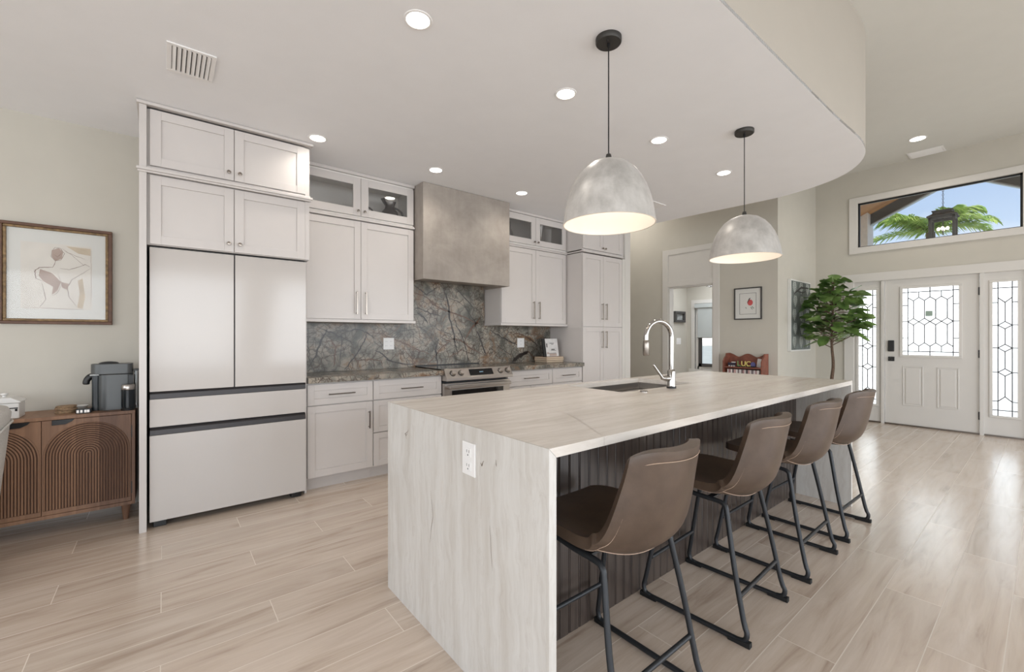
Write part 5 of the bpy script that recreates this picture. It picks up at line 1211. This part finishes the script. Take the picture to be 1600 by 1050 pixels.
yl = plain('letter_yellow', (232, 216, 130), .5); gl_ = plain('letter_green', (128, 160, 104), .5); bl_ = plain('letter_blue', (92, 92, 140), .5); dk_ = plain('toy_dark', (44, 40, 56), .5)
Rz = Matrix(((0, 0, -1), (-1, 0, 0), (0, 1, 0)))
def letter_car(chh, y, mat, label):
    t = thing('toy_letter_car', label, 'toy', (6.33, y, .8124), 'toy letter train on the small bookcase')
    G().box(6.315, 6.345, y - .026, y + .026, .821, .829).build('car_base', mat, t)
    for dy in (-.014, .014):
        G().cyl((6.312, y + dy, .8214), (6.348, y + dy, .8214), .009, 12).build('wheel', M['black'], t)
    me = text_mesh(chh, .095, .006); me.transform(Rz.to_4x4()); me.transform(Matrix.Translation(Vector((6.33, y, .829)) - Vector((6.33, y, .8124))))
    o = bpy.data.objects.new('letter', me); COL.objects.link(o); o.parent = t; me.materials.append(mat)
letter_car('L', 2.755, gl_, 'green wooden letter L on wheels on the small bookcase')
letter_car('U', 2.690, yl, 'yellow wooden letter U on wheels between the L and the C')
letter_car('C', 2.625, yl, 'yellow wooden letter C on wheels right of the U')
t = thing('toy_train_car', 'blue wooden toy car right of the letter C on the bookcase', 'toy', (6.33, 2.56, .8124), 'toy letter train on the small bookcase')
G().prism([(2.535, .829), (2.59, .829), (2.59, .86), (2.575, .885), (2.55, .885), (2.535, .86)], 6.315, 6.345, 'x').build('body', bl_, t)
for dy in (-.014, .014): G().cyl((6.312, 2.5625 + dy, .8214), (6.348, 2.5625 + dy, .8214), .009, 12).build('wheel', M['black'], t)
t = thing('toy_train_engine', 'dark toy engine with white roof left of the letter L', 'toy', (6.33, 2.85, .8124), 'toy letter train on the small bookcase')
G().box(6.315, 6.345, 2.80, 2.90, .829, .868).build('body', dk_, t, .004); G().box(6.312, 6.348, 2.80, 2.85, .8685, .880).build('roof', M['ceramic'], t, .003)
for yy in (2.815, 2.845, 2.88): G().cyl((6.312, yy, .8214), (6.348, yy, .8214), .009, 12).build('wheel', M['ceramic'], t)
cd = tag(G().box(6.40, 6.403, 2.47, 2.54, .8125, .93, Matrix.Rotation(.15, 3, 'X')).build('greeting_card', M['ceramic']), 'white card leaning at the right end of the bookcase top shelf', 'card')
cols = [(214, 206, 204), (168, 132, 132), (226, 220, 214), (92, 84, 88), (196, 160, 156), (220, 214, 210), (120, 110, 112)]
y = 2.90; k = 0
while y > 2.50:
    w = .016 + .006 * ((k * 5) % 3); m = plain('spine_%d' % (k % 7), cols[k % 7], .6)
    b = G().box(6.30, 6.42, y - w, y, .6405, .6405 + .135 + .012 * ((k * 3) % 3), None).build('slim_book', m)
    tag(b, 'slim book with pale or pinkish spine in the second row of the small bookcase', 'book', 'slim books in the small bookcase'); y -= w + .002 + (.018 if k == 7 else 0); k += 1
# fiddle-leaf fig
fgx, fgy = 7.20, 1.88
fg = thing('fiddle_leaf_fig', 'potted fiddle-leaf fig tree standing in the corner by the front door', 'plant', (fgx, fgy, 0))
G().lathe([(0, 0), (.15, 0), (.19, .34), (.18, .34), (.165, .30), (0, .30)], (fgx, fgy, 0), 40, cap=False).build('planter', M['pot'], fg, smooth=40)
G().lathe([(0, .302), (.160, .302), (.16, .296), (0, .296)], (fgx, fgy, 0), 30, cap=False).build('soil', M['soil'], fg)
tk = catmull([(fgx, fgy, .29), (fgx + .01, fgy + .015, .6), (fgx - .01, fgy - .01, .85), (fgx, fgy + .01, 1.15), (fgx, fgy, 1.5), (fgx, fgy - .01, 1.97)], 6)
G().tube(tk, [.026 - .017 * i / (len(tk) - 1) for i in range(len(tk))], 12).build('trunk', M['trunk'], fg, smooth=60)
random.seed(11)
def leaf(g, base, d, L, W, bend, roll=0):
    d = d.normalized(); side = d.cross(Vector((0, 0, 1)))
    side = side.normalized() if side.length > .05 else Vector((1, 0, 0))
    side = Matrix.Rotation(roll, 3, d) @ side
    n = side.cross(d).normalized(); NL = 12; rows = []
    for i in range(NL + 1):
        t = i / NL; w = W * math.sin(PI * min(1, t) ** 1.3) ** .48 * (.80 + .20 * math.cos(2 * PI * (t - .68))) if 0 < t < 1 else W * .04
        c = base + d * L * t + Vector((0, 0, -bend * t * t)) + n * .0
        ripple = .006 * math.sin(t * 14)
        rows.append([g.b.verts.new(c + side * w * s_ + n * (abs(s_) * .22 * w + (ripple if abs(s_) == 1 else 0))) for s_ in (-1, -.5, 0, .5, 1)])
    for a, b in zip(rows, rows[1:]):
        for k in range(4): g._f([a[k], a[k + 1], b[k + 1], b[k]])
g = G(); stems = G()
N = 135
for i in range(N):
    f = (i + .5) / N; z = 1.14 + .82 * f
    az = i * 2.399 + random.uniform(-.3, .3)
    rad = (.05 + .17 * math.sin(PI * min(1, .12 + f * .88)) ** .8) * random.uniform(.4, 1.15)
    if f > .8: rad *= .5
    b0 = Vector((fgx, fgy, z)); out = Vector((math.cos(az), math.sin(az), 0)); b1 = b0 + out * rad + Vector((0, 0, .04))
    L = random.uniform(.21, .30) * (1 if f < .85 else .7); el = random.uniform(-.35, .75) + (.4 if f > .88 else 0)
    stems.tube([b0, b0.lerp(b1, .5) + Vector((0, 0, .02)), b1], .004, 5)
    leaf(g, b1, out * math.cos(el) + Vector((0, 0, math.sin(el))), L, random.uniform(.066, .090), random.uniform(.02, .10), random.uniform(-.5, .5))
for az, L0, z in ((-1.25, .26, 1.47), (-1.2, .24, 1.40), (-1.5, .20, 1.36), (1.9, .20, 1.66), (1.7, .22, 1.20), (2.3, .16, 1.3), (-1.0, .2, 1.24)):
    out = Vector((math.cos(az), math.sin(az), 0)); b0 = Vector((fgx, fgy, z - .12)); b1 = Vector((fgx, fgy, z)) + out * L0
    stems.tube([b0, b1], .006, 6)
    for q in range(3): leaf(g, b1, out + Vector((random.uniform(-.7, .7), random.uniform(-.4, .4), random.uniform(-.1, .6))), random.uniform(.20, .26), .075, .04, random.uniform(-.6, .6))
for v in g.b.verts:
    lim = 2.235
    if v.co.y > lim - .10: v.co.y = lim - .10 + .10 * (1 - math.exp(-(v.co.y - lim + .10) / .10))
stems.build('branches', M['trunk'], fg, smooth=60)
g.build('leaves', M['fig'], fg, smooth=80, recalc=False)
